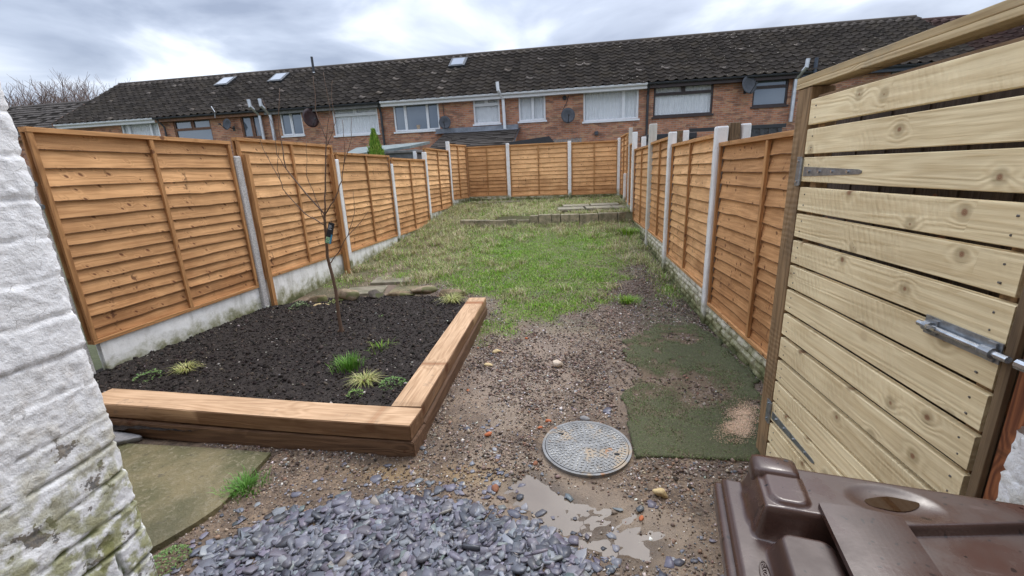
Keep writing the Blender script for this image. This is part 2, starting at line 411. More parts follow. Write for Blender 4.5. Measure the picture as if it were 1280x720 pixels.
grav = np.maximum(sst(poly_sd(x, y, [(-.9,4.0),(-.3,4.4),(.1,4.5),(.25,3.9),(.1,3.1),(-.1,2.6),(-.75,2.7),(-.85,3.3)])+wob*.3, .2, -.2), .35*sst(y, 2.4, 2.8))
sand = np.maximum(np.exp(-(((x+.98)/.20)**2+((y-1.95)/.075)**2)*1.0), np.exp(-(((x+.45)/.22)**2+((y-1.97)/.08)**2)))
sand = np.clip(sand*1.3*(.6+.8*fbm(x*9, y*9, 2)), 0, 1)
wetd = sst(np.minimum(poly_sd(x, y, PUD), poly_sd(x, y, PUD2))+(fbm(x*12, y*12, 3)-.5)*.08, .13, .02)
moss = np.clip(sst(fbm(x*1.6+30, y*1.6, 3), .42, .62)*sst(y, 3.6, 4.6) + .9*sst(x, .6, 1.0)*sst(y, 3.2, 3.7)*sst(y, 5.6, 4.6)*fbm(x*5, y*5, 3), 0, 1)
darkm = np.clip(sst(poly_sd(x, y, [(.35,5.2),(.9,6.2),(1.5,6.6),(1.5,3.8),(.9,4.1),(.5,4.3)]) + wob*.4, .25, -.25), 0, 1)

def ground_mat():
    g = NG('garden_earth'); co = g.coord('Object')
    c1 = g.attr('m1', 'Color'); c2 = g.attr('m2', 'Color')
    gr, mu, gv = g.xyz(c1); sa, mo, dk = g.xyz(c2)
    n = g.noise(co, 6, 6, .65); n2 = g.noise(co, 45, 4, .7); n3 = g.noise(co, 170, 2, .6)
    c = g.mix(g.ss(n, .3, .7), (.275, .19, .120), (.105, .070, .044))
    c = g.mix(g.ss(n2, .42, .62, 0, .75), c, (.062, .043, .031))
    c = g.mix(g.ss(g.noise(co, 1.1, 4, .6), .45, .65, 0, .5), c, (.12, .085, .06))
    c = g.mix(g.ss(n3, .58, .72, 0, .5), c, (.36, .31, .26))
    c = g.mix(g.math('MULTIPLY', gv, g.ss(n2, .35, .6, .3, .8)), c, (.29, .22, .165))
    c = g.mix(g.math('MULTIPLY', dk, .65), c, (.075, .05, .038))
    c = g.mix(g.math('MULTIPLY', mu, .8), c, g.mix(n, (.30, .225, .155), (.185, .135, .092)))
    c = g.mix(g.math('MULTIPLY', sa, .75), c, (.27, .18, .085))
    c = g.mix(g.math('MULTIPLY', mo, g.ss(n2, .4, .6, .1, .8)), c, (.07, .085, .03))
    c = g.mix(g.math('MULTIPLY', gr, .8), c, g.mix(g.ss(n2, .4, .6), (.10, .125, .03), (.13, .11, .045)))
    wt = g.xyz(g.attr('m3', 'Color'))[0]
    c = g.mix(g.math('MULTIPLY', wt, .75), c, (.075,.052,.034))
    dp = g.ss(g.noise(co, 1.7, 4, .6), .50, .64)
    c = g.mix(g.math('MULTIPLY', dp, .45), c, g.mix(1.0, c, (.5, .46, .42), 'MULTIPLY'))
    wt = g.math('MAXIMUM', wt, g.math('MULTIPLY', dp, .7))
    ro = g.math('SUBTRACT', g.math('MULTIPLY_ADD', n2, .3, .62), g.math('MAXIMUM', g.math('MULTIPLY', mu, .30), g.math('MULTIPLY', wt, .42)))
    h = g.math('ADD', g.math('MULTIPLY', n2, .8), g.math('MULTIPLY', n3, .5))
    return g.done(c, ro, g.bump(h, .8, .008), .4)
M['earth'] = ground_mat()
o = npmesh('garden_ground', np.stack([x, y, z], 1), grid(len(xs), len(ys)), 'earth', None, True,
           cols={'m1': np.stack([grass, mud, grav], 1), 'm2': np.stack([sand, moss, darkm], 1), 'm3': np.stack([wetd, wetd*0, wetd*0], 1)})
tag(o, kind='structure')
# wide land beyond the garden
gx = np.concatenate([np.linspace(-400, -30, 8), np.linspace(-25, 25, 30), np.linspace(30, 400, 8)])
gy = np.concatenate([np.linspace(-60, -5, 4), np.linspace(-4, 30, 40), np.linspace(40, 600, 10)])
X, Y = np.meshgrid(gx, gy, indexing='ij'); x, y = X.ravel(), Y.ravel()
z = np.interp(y, [5.2, 13.5, 20], [0, .72, .8]) - .09
M['land'] = plain('rough_grassland', (.09, .10, .045), .95, .2, 2.0, .02, bs=20)
tag(npmesh('ground', np.stack([x, y, z], 1), grid(len(gx), len(gy)), 'land'), kind='structure')

# puddle water
g = NG('muddy_water'); co = g.coord()
g.done(g.mix(g.noise(co, 9, 3), (.20, .155, .11), (.15, .11, .075)), .03, g.bump(g.noise(co, 30, 2), .05, .002), .9)
M['puddle'] = g.m
xs2 = np.arange(-.42, .6, .02); ys2 = np.arange(1.38, 2.12, .02)
mbp = MB(); mbp.prism([(-.40,2.0),(-.1,2.06),(.5,1.75),(.52,1.45),(.05,1.42),(-.3,1.7)], -.05, -.0135)
tag(mbp.build('puddle_water', 'puddle'), kind='structure')

# ---------------------------------------------------------------- scattering helpers
def scatter_poly(n, inside, xr, yr):
    res = np.zeros((0, 2))
    while len(res) < n:
        p = np.stack([rng.uniform(*xr, n*2), rng.uniform(*yr, n*2)], 1)
        pr = inside(p[:, 0], p[:, 1]); p = p[rng.random(len(p)) < pr]
        res = np.vstack([res, p])
    return res[:n]
_oct = np.array([(1,0,0),(-1,0,0),(0,1,0),(0,-1,0),(0,0,1),(0,0,-1)], float)
_octf = np.array([(0,2,4),(2,1,4),(1,3,4),(3,0,4),(2,0,5),(1,2,5),(3,1,5),(0,3,5)])
_cub = np.array([(-1,-1,-1),(1,-1,-1),(1,1,-1),(-1,1,-1),(-1,-1,1),(1,-1,1),(1,1,1),(-1,1,1)], float)*.62
_cubf = np.array([(0,2,1),(0,3,2),(4,5,6),(4,6,7),(0,1,5),(0,5,4),(1,2,6),(1,6,5),(2,3,7),(2,7,6),(3,0,4),(3,4,7)])
def rotm(n, tilt):
    a = rng.uniform(0, 2*PI, n); b = rng.normal(0, tilt, n); c = rng.normal(0, tilt, n)
    ca, sa, cb_, sb, cc, sc_ = np.cos(a), np.sin(a), np.cos(b), np.sin(b), np.cos(c), np.sin(c)
    Z = np.zeros(n); O = np.ones(n)
    Rz = np.stack([ca,-sa,Z,sa,ca,Z,Z,Z,O],1).reshape(n,3,3)
    Rx = np.stack([O,Z,Z,Z,cb_,-sb,Z,sb,cb_],1).reshape(n,3,3)
    Ry = np.stack([cc,Z,sc_,Z,O,Z,-sc_,Z,cc],1).reshape(n,3,3)
    return Rx @ Ry @ Rz
def grains(name, pts, zf, size, colors, mat, flat=.6, shape='mix', sink=.25, tilt=.5):
    n = len(pts); base, fc = (_oct, _octf) if shape == 'oct' else (_cub, _cubf)
    k = len(base)
    V = base[None]*(1 + rng.normal(0, .22, (n, k, 3)))
    V = V*np.stack([rng.uniform(.7, 1.3, n), rng.uniform(.6, 1.1, n), rng.uniform(.35, .9, n)*flat/.6], 1)[:, None]*size[:, None, None]*.5
    V = np.einsum('nij,nkj->nki', rotm(n, tilt), V)
    zz = zf(pts[:, 0], pts[:, 1])
    V += np.stack([pts[:, 0], pts[:, 1], zz + size*(.5-sink)*flat*.8], 1)[:, None]
    Fc = (fc[None] + (np.arange(n)*k)[:, None, None]).reshape(-1, 3)
    return npmesh(name, V.reshape(-1, 3), Fc, mat, cols={'tint': np.repeat(colors, k, 0)})
def tinted(name, rough=.8, var=.25, spec=.4, sc=60, bump=.002):
    g = NG(name); co = g.coord(); n = g.noise(co, sc, 3, .6)
    v = g.math('MULTIPLY_ADD', n, 2*var, 1-var)
    c = g.mix(1.0, g.attr('tint', 'Color'), g.comb(v, v, v), 'MULTIPLY')
    return g.done(c, rough, g.bump(n, .6, bump), spec)
M['grain'] = tinted('mixed_stone'); M['slate'] = tinted('wet_slate', .38, .18, .5, 45)
M['blade'] = tinted('grass_blade', .55, .1, .35, 10, 0.0005); M['crumb'] = tinted('soil_crumb', .9, .3, .2, 90)
def pick(pal, n, w=None, jit=.15):
    pal = np.array(pal); c = pal[rng.choice(len(pal), n, p=None if w is None else np.array(w)/sum(w))]
    return np.clip(c*(1 + rng.normal(0, jit, (n, 1)) + rng.normal(0, jit*.25, (n, 3))), .004, .9)

BED = [(-3.98,2.45),(-3.2,2.5),(-1.08,2.32),(-1.08,4.75),(-1.25,5.15),(-2.2,5.33),(-3.1,5.2),(-3.7,4.86)]
SLAB = [(-3.1,2.22),(-1.77,2.11),(-1.76,1.63),(-1.95,1.30),(-3.2,1.1)]
def dirt_dens(px, py):
    d = np.where(poly_sd(px, py, BED) < .1, 0, 1.0)*np.where(poly_sd(px, py, SLAB) < 0, 0, 1)
    d *= np.where(np.hypot(px-.135, py-2.255) < .275, 0, 1)
    d *= np.where(np.minimum(poly_sd(px, py, PUD), poly_sd(px, py, PUD2)) < .02, 0, 1)
    d *= np.where((px > .36) & (py > 2.16) & (py < 3.5), .25, 1)
    mudm = sst(poly_sd(px, py, [(-.5,2.0),(.3,1.9),(.6,1.7),(.5,1.4),(-.3,1.6)]), .0, -.06)
    d *= 1-.85*mudm
    gd = grass_at(px, py); d *= (1-.9*gd)
    d *= .45 + 1.0*sst(fbm(px*3.1, py*3.1, 3), .35, .6)
    d *= np.where((px < LF(py)+.05) | (px > RF(py)-.05), 0, 1)
    d *= 1/(1+.12*py)
    return np.clip(d, 0, 1)
pts = scatter_poly(64000, dirt_dens, (-2.3, 1.6), (1.0, 7.2))
sz = np.clip(rng.lognormal(math.log(.0082), .45, len(pts)), .004, .034)
pal = [(.17,.12,.09),(.26,.20,.16),(.11,.085,.07),(.36,.29,.25),(.55,.50,.44),(.30,.19,.13),(.17,.175,.19),(.42,.33,.24),(.72,.68,.62)]
o = grains('gravel', pts, ground_z, sz, pick(pal, len(pts), [22,17,16,10,5,10,7,8,2.5]), 'grain')
tag(o, 'fine mixed gravel pressed into the bare muddy earth', 'gravel', kind='stuff')
def litter_dens(px, py):
    d = dirt_dens(px, py)*(.25+.75*sst(py, 2.4, 3.3))*(.3+1.2*sst(fbm(px*2+60, py*2, 3), .4, .6))
    return np.clip(np.maximum(d, .55*((px > .36) & (py > 2.3) & (py < 4.4) & (px < 1.46))*sst(fbm(px*3.6+50, py*3.6, 4), .46, .62)), 0, 1)
pts = scatter_poly(11000, litter_dens, (-2.0, 1.55), (1.9, 7.2))
sz = np.clip(rng.lognormal(math.log(.016), .4, len(pts)), .007, .04)
o = grains('ground_litter', pts, lambda a, b: ground_z(a, b)+.003, sz, pick([(.15,.097,.07),(.095,.06,.042),(.23,.165,.13),(.055,.038,.028),(.34,.28,.24),(.26,.14,.09)], len(pts), [24,26,18,20,7,5], .2), 'grain', .22, tilt=.35, sink=.1)
tag(o, 'brown and pinkish bark crumbs and soil clods littering the bare earth', 'litter', kind='stuff')

# blue-grey slate chippings
def slate_mesh():
    pA = scatter_poly(6000, lambda a, b: (poly_sd(a, b, SLATE) + (fbm(a*7, b*7, 3)-.5)*.22 < -.01).astype(float), (-2.0, .3), (.75, 2.0))
    pB = scatter_poly(330, lambda a, b: np.exp(-np.clip(poly_sd(a, b, SLATE), 0, 9)/.09)*(poly_sd(a, b, SLATE) > -.05)*(poly_sd(a, b, SLAB) > 0), (-1.75, .5), (1.2, 2.2))
    pC = np.array([(-.49,2.50),(-.43,2.45),(-.52,2.42),(-.46,2.38),(-.62,2.40),(-.33,2.06),(-.38,2.14),(-.36,2.02),(-.31,1.98),(-.41,2.20),(.38,1.45),(.45,1.5),(.5,1.55),(.56,1.50),(.60,1.62),(.30,2.62),(.62,1.42),(-.42,1.95),(-.36,1.91),(.35,3.0)])
    pC = np.vstack([pC, pC+rng.normal(0, .03, pC.shape)])
    P = np.vstack([pA, pB, pC]); n = len(P); k = 6
    nA = len(pA)
    sz = np.clip(rng.lognormal(math.log(.052), .42, n), .014, .11); sz[nA:] *= .75
    ang = np.sort(rng.uniform(0, 2*PI, (n, k)), 1) * .5 + (np.arange(k)/k*2*PI)[None]*.5
    rr = rng.uniform(.62, 1.15, (n, k)); asp = rng.uniform(.5, .95, n)
    bx = np.cos(ang)*rr; by = np.sin(ang)*rr*asp[:, None]
    th = rng.uniform(.09, .22, n)
    top = np.stack([bx*.9, by*.9, np.repeat(th[:, None], k, 1) + rng.normal(0, .03, (n, k))], 2)
    mid = np.stack([bx, by, np.repeat(th[:, None]*.2, k, 1)], 2)
    bot = np.stack([bx*.92, by*.92, np.repeat(-th[:, None], k, 1)], 2)
    V = np.concatenate([top, mid, bot], 1)*sz[:, None, None]*.5
    til = np.where(np.arange(n) < nA, .26, .07)
    Rm = rotm(n, 1.0)
    a = rng.uniform(0, 2*PI, n); b = rng.normal(0, 1, n)*til; c = rng.normal(0, 1, n)*til
    Z = np.zeros(n); O = np.ones(n)
    Rz = np.stack([np.cos(a),-np.sin(a),Z,np.sin(a),np.cos(a),Z,Z,Z,O],1).reshape(n,3,3)
    Rx = np.stack([O,Z,Z,Z,np.cos(b),-np.sin(b),Z,np.sin(b),np.cos(b)],1).reshape(n,3,3)
    Ry = np.stack([np.cos(c),Z,np.sin(c),Z,O,Z,-np.sin(c),Z,np.cos(c)],1).reshape(n,3,3)
    V = np.einsum('nij,nkj->nki', Rx@Ry@Rz, V)
    lay = np.zeros(n); lay[:nA] = np.arange(nA)/nA
    depth = np.clip(-poly_sd(P[:, 0], P[:, 1], SLATE)/.25, 0, 1)
    zz = ground_z(P[:, 0], P[:, 1]) + .003 + lay*(.005+.016*depth)
    V += np.stack([P[:, 0], P[:, 1], zz], 1)[:, None]
    K = 3*k; F_ = []
    for j in range(k):
        q = (j+1) % k; F_ += [(j, k+j, k+q), (j, k+q, q), (k+j, 2*k+j, 2*k+q), (k+j, 2*k+q, k+q)]
    for j in range(1, k-1): F_.append((0, j, j+1)); F_.append((2*k, 2*k+j+1, 2*k+j))
    F_ = np.array(F_); Fc = (F_[None]+(np.arange(n)*K)[:, None, None]).reshape(-1, 3)
    col = pick([(.118,.118,.142),(.158,.157,.182),(.068,.070,.084),(.145,.132,.158),(.225,.232,.252),(.15,.17,.17),(.25,.22,.19)], n, [24,20,14,12,14,3,1.2], .14)
    return npmesh('slate_chippings', V.reshape(-1, 3), Fc, 'slate', cols={'tint': np.repeat(col, K, 0)})
tag(slate_mesh(), 'blue grey slate chippings heaped over the wet earth', 'slate chippings', kind='stuff')

# ---------------------------------------------------------------- planting bed soil
xs3 = np.arange(-4.0, -1.04, .018); ys3 = np.arange(2.2, 5.5, .018)
X, Y = np.meshgrid(xs3, ys3, indexing='ij'); x, y = X.ravel(), Y.ravel()
def soil_z(x, y):
    z = np.interp(y, [2.3, 5.3], [.115, .085]) + (fbm(x*2, y*2, 3)-.5)*.05 + (fbm(x*11, y*11, 4)-.5)*.04 + (fbm(x*40, y*40, 3)-.5)*.018
    d = poly_sd(x, y, BED)
    back = sst(y, 4.6, 5.2)
    return z - sst(d, -.05, .10)*.16*(.2+.8*back)
g = NG('dark_compost'); co = g.coord(); n = g.noise(co, 22, 6, .7); n2 = g.noise(co, 120, 3, .7)
c = g.mix(g.ss(n, .3, .7), (.058, .047, .040), (.019, .015, .013)); c = g.mix(g.ss(n2, .58, .72, 0, .6), c, (.11, .09, .075))
g.done(c, .92, g.bump(g.math('ADD', n, n2), .9, .012), .2); M['soil'] = g.m
tag(npmesh('soil', np.stack([x, y, soil_z(x, y)], 1), grid(len(xs3), len(ys3)), 'soil', None, True), kind='structure')
inbed = lambda a, b: (poly_sd(a, b, BED) < -.02).astype(float)
pts = scatter_poly(17000, inbed, (-3.95, -1.08), (2.3, 5.3))
sz = np.clip(rng.lognormal(math.log(.012), .5, len(pts)), .005, .045)
cc = pick([(.034,.027,.023),(.018,.014,.012),(.060,.047,.038),(.10,.075,.055),(.42,.38,.33)], len(pts), [40,26,22,10,1.6], .2)
tag(grains('soil_crumbs', pts, soil_z, sz, cc, 'crumb', .7, sink=.3), 'loose crumbs of dark compost with pale specks', 'soil', kind='stuff')

# ---------------------------------------------------------------- grass
def blades(name, P, zf, hgt, wid, lean, colors, parent=None, dirs=None, origin=None):
    n = len(P); a = rng.uniform(0, 2*PI, n) if dirs is None else dirs
    lx, ly = np.cos(a)*lean*hgt, np.sin(a)*lean*hgt
    wx, wy = -np.sin(a)*wid*.5, np.cos(a)*wid*.5
    zz = zf(P[:, 0], P[:, 1]) - .004
    V = np.zeros((n, 5, 3))
    for i, (t, w) in enumerate([(0, 1), (0, -1), (.55, -.8), (.55, .8), (1, 0)]):
        q = t*t
        V[:, i, 0] = P[:, 0] + lx*q + wx*w; V[:, i, 1] = P[:, 1] + ly*q + wy*w
        V[:, i, 2] = zz + hgt*t*np.sqrt(np.clip(1-(lean*q*.75)**2, .08, 1))
    if origin is not None: V -= np.array(origin)
    f = np.array([(0,1,2),(0,2,3),(3,2,4)]); Fc = (f[None]+(np.arange(n)*5)[:, None, None]).reshape(-1, 3)
    tint = np.repeat(colors, 5, 0)
    return npmesh(name, V.reshape(-1, 3), Fc, 'blade', parent, cols={'tint': tint})
GREEN = [(.17,.35,.022),(.22,.44,.028),(.27,.46,.04),(.12,.23,.022),(.36,.44,.08)]
STRAW = [(.52,.42,.25),(.42,.33,.19),(.62,.53,.34),(.30,.23,.12)]
Pg = scatter_poly(150000, lambda a, b: grass_at(a, b)*np.where((a < LF(b)+.04) | (a > RF(b)-.04), 0, 1)*sst(fbm(a*3.3, b*3.3, 3)+.35*sst(poly_sd(a, b, LAWN), -.2, -.9), .22, .52)*np.where((b > 10.3) & (b < 11.7) & (a > -.1), .0, 1)*(1-.6*straw_at(a, b))*np.where(b > 13.25, .25, 1), (-3.9, 1.8), (3.7, 13.45))
st = straw_at(Pg[:, 0], Pg[:, 1]); isS = rng.random(len(Pg)) < (.07 + .72*st)
col = np.where(isS[:, None], pick(STRAW, len(Pg)), pick(GREEN, len(Pg), [4,5,4,3,2]))
hg = rng.uniform(.014, .038, len(Pg))*(1+.9*st)*(.35+1.6*fbm(Pg[:, 0]*4, Pg[:, 1]*4, 3)**1.5)*np.where(rng.random(len(Pg)) < .06, 1.9, 1)
tag(blades('grass', Pg, ground_z, hg, rng.uniform(.0035, .0075, len(Pg)), rng.uniform(.2, 1.1, len(Pg)), col),
    'short patchy green lawn grass mixed with straw', 'grass', kind='stuff')
# long dead grass and tussocks
cl = scatter_poly(620, lambda a, b: np.clip(straw_at(a, b)*grass_at(a, b)*np.where((a < LF(b)+.08) | (a > RF(b)-.08), 0, 1)*np.where((b > 10.2) & (b < 11.6) & (a > -.3), .1, 1) + .8*np.exp(-((b-9.78)/.1)**2)*(a > -3)*(a < 1.5), 0, 1)*(b < 13.15), (-3.6, 1.7), (5.3, 13.4))
Pt = np.repeat(cl, 75, 0) + rng.normal(0, .055, (620*75, 2))
edge = (Pt[:, 0] > LF(Pt[:, 1])+.04) & (Pt[:, 0] < RF(Pt[:, 1])-.04); Pt = Pt[edge]
gr_ = rng.random(len(Pt)) < .30
col = np.where(gr_[:, None], pick(GREEN, len(Pt)), pick(STRAW, len(Pt)))
tag(blades('dry_grass', Pt, ground_z, rng.uniform(.04, .17, len(Pt)), rng.uniform(.003, .0055, len(Pt)), rng.uniform(.5, 1.5, len(Pt)), col),
    'long pale dead grass in tussocks round the lawn edges', 'dry grass', kind='stuff')

def tuft(name, label, cat, loc, n, h, spread, cols_, lean=(.3, 1.2), w=.004, group=None):
    root = empty(name, label, cat, loc, group=group)
    P = rng.normal(0, spread, (n, 2)); dirs = np.arctan2(P[:, 1], P[:, 0]) + rng.normal(0, .5, n)
    blades('leaf_blades', P, lambda a, b: a*0, rng.uniform(.5, 1, n)*h, np.full(n, w), rng.uniform(*lean, n), pick(cols_, n), root, dirs)
    return root
def sz_(x, y): return float(soil_z(np.array([x]), np.array([y]))[0])
def gz(x, y): return float(ground_z(np.array([x]), np.array([y]))[0])
YG = [(.42,.42,.14),(.55,.50,.22),(.30,.34,.09)]
tuft('grass_tuft', 'bright green upright grass tuft in the soil behind the front sleeper', 'grass tuft', (-1.72, 3.03, sz_(-1.72,3.03)), 220, .14, .045, [(.10,.24,.03),(.15,.32,.05),(.20,.36,.07)], (.1,.8), .0055)
tuft('sedge_plant', 'pale yellow drooping sedge clump just right of the green tuft in the bed', 'plant', (-1.49, 2.82, sz_(-1.49,2.82)), 190, .11, .025, YG, (.7,1.7), .0045)
tuft('sedge_plant', 'straw yellow clump at the far corner of the bed by the side sleeper', 'plant', (-1.32, 4.90, sz_(-1.32,4.9)), 210, .15, .035, YG, (.6,1.6), .0055)
tuft('sedge_plant', 'yellow green grassy clump nearest the front sleeper on the left of the bed', 'plant', (-3.13, 2.98, sz_(-3.13,2.98)), 150, .09, .028, YG, (.6,1.6), .005)
tuft('grass_tuft', 'vivid green grass tuft along the edge of the mossy concrete slab', 'grass tuft', (-1.72, 1.80, gz(-1.72,1.8)), 380, .065, .045, [(.09,.22,.03),(.14,.30,.05)], (.3,1.1), .0042)
tuft('grass_tuft', 'ragged green weed tuft on bare earth right of the lawn', 'grass tuft', (.80, 5.15, gz(.8,5.15)), 260, .10, .07, GREEN, (.3,1.2), .006)
tuft('grass_tuft', 'dark green grass clump against the foot of the third right concrete post', 'grass tuft', (1.35, 8.9, gz(1.35,8.9)), 420, .17, .12, GREEN, (.3,1.2), .007)
tuft('grass_tuft', 'thin green grass sprig just beyond the green tuft in the bed centre', 'grass tuft', (-1.62, 3.45, sz_(-1.62,3.45)), 60, .09, .05, GREEN, (.3,1.2), .004)
def leafy(name, label, loc, n, rad, hh, cols_, leaf=.018):
    root = empty(name, label, 'plant', loc); V = []; Fc = []; cs = []
    cc_ = pick(cols_, n)
    for i in range(n):
        r = rad*math.sqrt(random.random()); a = random.uniform(0, 2*PI); c = Vector((r*math.cos(a), r*math.sin(a), hh*(1-(r/rad)**2)*random.uniform(.4, 1)+.004))
        u = Vector((math.cos(a+random.uniform(-1,1)), math.sin(a+random.uniform(-1,1)), random.uniform(-.2,.7))).normalized()
        w = u.cross(Vector((random.uniform(-.4,.4), random.uniform(-.4,.4), 1))).normalized(); s = leaf*random.uniform(.6, 1.2); k = len(V)
        V += [c, c+u*s*.5+w*s*.35+Vector((0,0,s*.12)), c+u*s, c+u*s*.5-w*s*.35+Vector((0,0,s*.12))]; Fc += [(k,k+1,k+2),(k,k+2,k+3)]; cs += [cc_[i]]*4
    npmesh('leaves', V, Fc, 'blade', root, cols={'tint': np.array(cs)})
    return root
LG = [(.09,.17,.04),(.13,.22,.06),(.17,.24,.08)]
leafy('seedling', 'small dark leafy plant at the left end of the bed near the sleeper', (-3.34, 2.84, sz_(-3.34,2.84)), 150, .10, .06, LG)
leafy('seedling', 'low green leafy cushion by the inner corner of the sleepers', (-1.26, 2.78, sz_(-1.26,2.78)), 260, .10, .05, [(.09,.19,.04),(.15,.25,.05)], .014)
leafy('seedling', 'tiny green leafy cushion touching the front sleeper below the sedge', (-1.45, 2.58, sz_(-1.45,2.58)), 120, .055, .04, [(.14,.26,.04),(.2,.3,.06)], .012)
leafy('seedling', 'grey green leafy plant by the left fence at the back of the bed', (-3.22, 4.75, sz_(-3.22,4.75)), 170, .12, .09, [(.12,.19,.07),(.19,.25,.11)], .022)
leafy('seedling', 'single small bright green sprout in the middle of the dark soil', (-2.0, 4.35, sz_(-2.0,4.35)), 30, .035, .04, LG, .016)
leafy('seedling', 'small yellowish leafy plant among the stones at the back of the bed', (-2.85, 4.95, sz_(-2.85,4.95)), 100, .09, .05, [(.2,.24,.06),(.28,.30,.10)], .02)
leafy('weed', 'low green weed beside the white wall at the slate edge', (-1.74, 1.34, gz(-1.74,1.34)), 320, .08, .035, LG, .013)

# ---------------------------------------------------------------- stones
def rock(name, label, cat, loc, size, col, rz=0, seed=0, group=None, mat=None, tilt=0, sub=3):
    bm = bmesh.new(); bmesh.ops.create_icosphere(bm, subdivisions=sub, radius=1)
    rs = random.Random(seed); pl = []
    for i in range(9):
        v = Vector((rs.gauss(0,1), rs.gauss(0,1), rs.gauss(0,1))).normalized(); pl.append((v, rs.uniform(.55, .88)))
    pts = np.array([v.co for v in bm.verts])
    for nrm, d in pl:
        nn = np.array(nrm); q = pts@nn; over = np.clip(q-d, 0, None); pts -= over[:, None]*nn*.92
    pts *= (1+(fbm(pts[:, 0]*4+seed, pts[:, 1]*4+pts[:, 2]*3, 3)-.5)*.22)[:, None]
    pts = pts*np.array(size)*.5
    Fc = [tuple(v.index for v in f.verts) for f in bm.faces]; bm.free()
    o = npmesh(name, pts, Fc, mat or 'rock_'+col, smooth=False)
    for p in o.data.polygons: p.use_smooth = True
    o.location = loc; o.rotation_euler = (tilt, 0, rz)
    return tag(o, label, cat, group)
def rockmat(k, a, b, m=None):
    g = NG('rock_'+k); co = g.coord(); n = g.noise(co, 25, 5, .7); n2 = g.noise(co, 9, 3)
    c = g.mix(g.ss(n, .3, .7), a, b)
    if m: c = g.mix(g.ss(n2, .5, .62, 0, .8), c, m)
    g.done(c, .85, g.bump(n, .9, .004), .3); M['rock_'+k] = g.m
rockmat('brown', (.26,.19,.11), (.12,.085,.05), (.11,.12,.035)); rockmat('tan', (.34,.26,.17), (.19,.14,.09), (.13,.14,.05))
rockmat('dark', (.15,.125,.10), (.08,.065,.05), (.10,.11,.04)); rockmat('yellow', (.60,.46,.24), (.45,.33,.17)); rockmat('cream', (.62,.52,.40), (.48,.38,.28))
rockmat('orange', (.52,.17,.07), (.38,.11,.05)); rockmat('grey', (.30,.29,.28), (.2,.19,.185)); rockmat('white', (.70,.68,.62), (.52,.5,.45)); rockmat('brick', (.30,.13,.07),(.2,.085,.05))
GS = 'stones edging the back of the planting bed'
rock('edging_stone', 'dark mossy edging stone nearest the left fence behind the bed', 'stone', (-3.12,5.02,.10), (.26,.2,.16), 'brown', .3, 3, GS)
rock('edging_stone', 'tall squared tan edging block left of the sapling trunk line behind the bed', 'stone', (-2.76,5.12,.13), (.30,.22,.25), 'tan', .1, 8, GS)
rock('edging_stone', 'pointed mossy edging stone just right of the squared block', 'stone', (-2.44,5.22,.10), (.24,.2,.17), 'dark', .5, 12, GS)
rock('edging_stone', 'long low flat brown edging stone in the middle of the stone row', 'stone', (-2.12,5.30,.08), (.40,.17,.11), 'brown', .15, 15, GS)
rock('edging_stone', 'layered tan flat edging stone second from the right of the row', 'stone', (-1.85,5.40,.12), (.38,.2,.13), 'tan', .1, 21, GS)
rock('edging_stone', 'wedge shaped grey brown edging stone at the right end of the row', 'stone', (-1.42,5.27,.09), (.38,.22,.17), 'brown', -.1, 27, GS)
rock('edging_stone', 'half buried yellowish edging stone in front of the squared block', 'stone', (-3.0,4.86,.08), (.22,.12,.07), 'yellow', .1, 31, GS)
rock('rock', 'large pale lumpy stone lying on gravel in the middle of the garden', 'stone', (-.04,3.34,gz(-.04,3.34)+.025), (.11,.08,.065), 'cream', .2, 5)
rock('rock', 'rounded yellow pebble on the mud to the right of the puddle', 'stone', (.48,1.87,gz(.48,1.87)+.02), (.085,.055,.05), 'yellow', -.5, 6)
rock('rock', 'flat yellowish stone beside the sleeper end on gravel', 'stone', (-.64,3.35,gz(-.64,3.35)+.01), (.10,.05,.035), 'yellow', -.4, 61)
rock('rock', 'small yellow stone farther up the gravel by the lawn', 'stone', (-.60,3.62,gz(-.6,3.62)+.012), (.085,.06,.04), 'yellow', .4, 62)
rock('stone_slab', 'rough grey brown flat stone between the white wall and the sleepers', 'stone', (-2.93,2.17,.02), (.46,.16,.09), 'grey', -.1, 71)
for i, (a, b, s_, c_, l_) in enumerate([(-.10,2.52,.05,'orange','bright orange brick chip behind the manhole cover on its left'),(-.15,2.44,.045,'orange','orange brick chip touching the back left rim of the manhole cover'),
      (-.16,2.08,.05,'brick','dull red brick lump at the front left of the manhole cover'),(.24,2.50,.035,'orange','small orange chip behind the manhole cover on its right'),
      (.14,2.545,.085,'grey','flat grey stone touching the back rim of the manhole cover'),(-.47,2.34,.06,'orange','thin orange tile shard among slate flakes left of the manhole cover'),
      (.36,1.72,.04,'orange','thin orange shard in the ruts beside the puddle'),(-.36,1.88,.07,'brick','dull brown brick lump at the back edge of the slate'),(-.35,3.95,.05,'orange','pinkish brick piece at the bare patch edge of the lawn'),
      (.92,3.55,.035,'white','small white fragment lying beyond the artificial turf'),(.93,3.5,.03,'white','tiny white chip on the dark dirt beyond the turf'),(-.8,3.75,.045,'brick','red brick chip beside the far half of the side sleeper'),
      (.66,4.7,.04,'white','white fragment on dark bark litter right of the lawn'),(-.31,4.2,.03,'white','white pebble at the front of the lawn'),(-.72,2.9,.035,'orange','orange chip close to the side sleeper'),(-1.12,1.98,.045,'dark','dark stone on brown gravel in front of the sleepers')]):
    rock('fragment', l_, 'rubble', (a, b, gz(a, b)+s_*.16), (s_, s_*.6, s_*.4), c_, i*.7, 100+i, 'rubble scattered on the bare earth', sub=2)

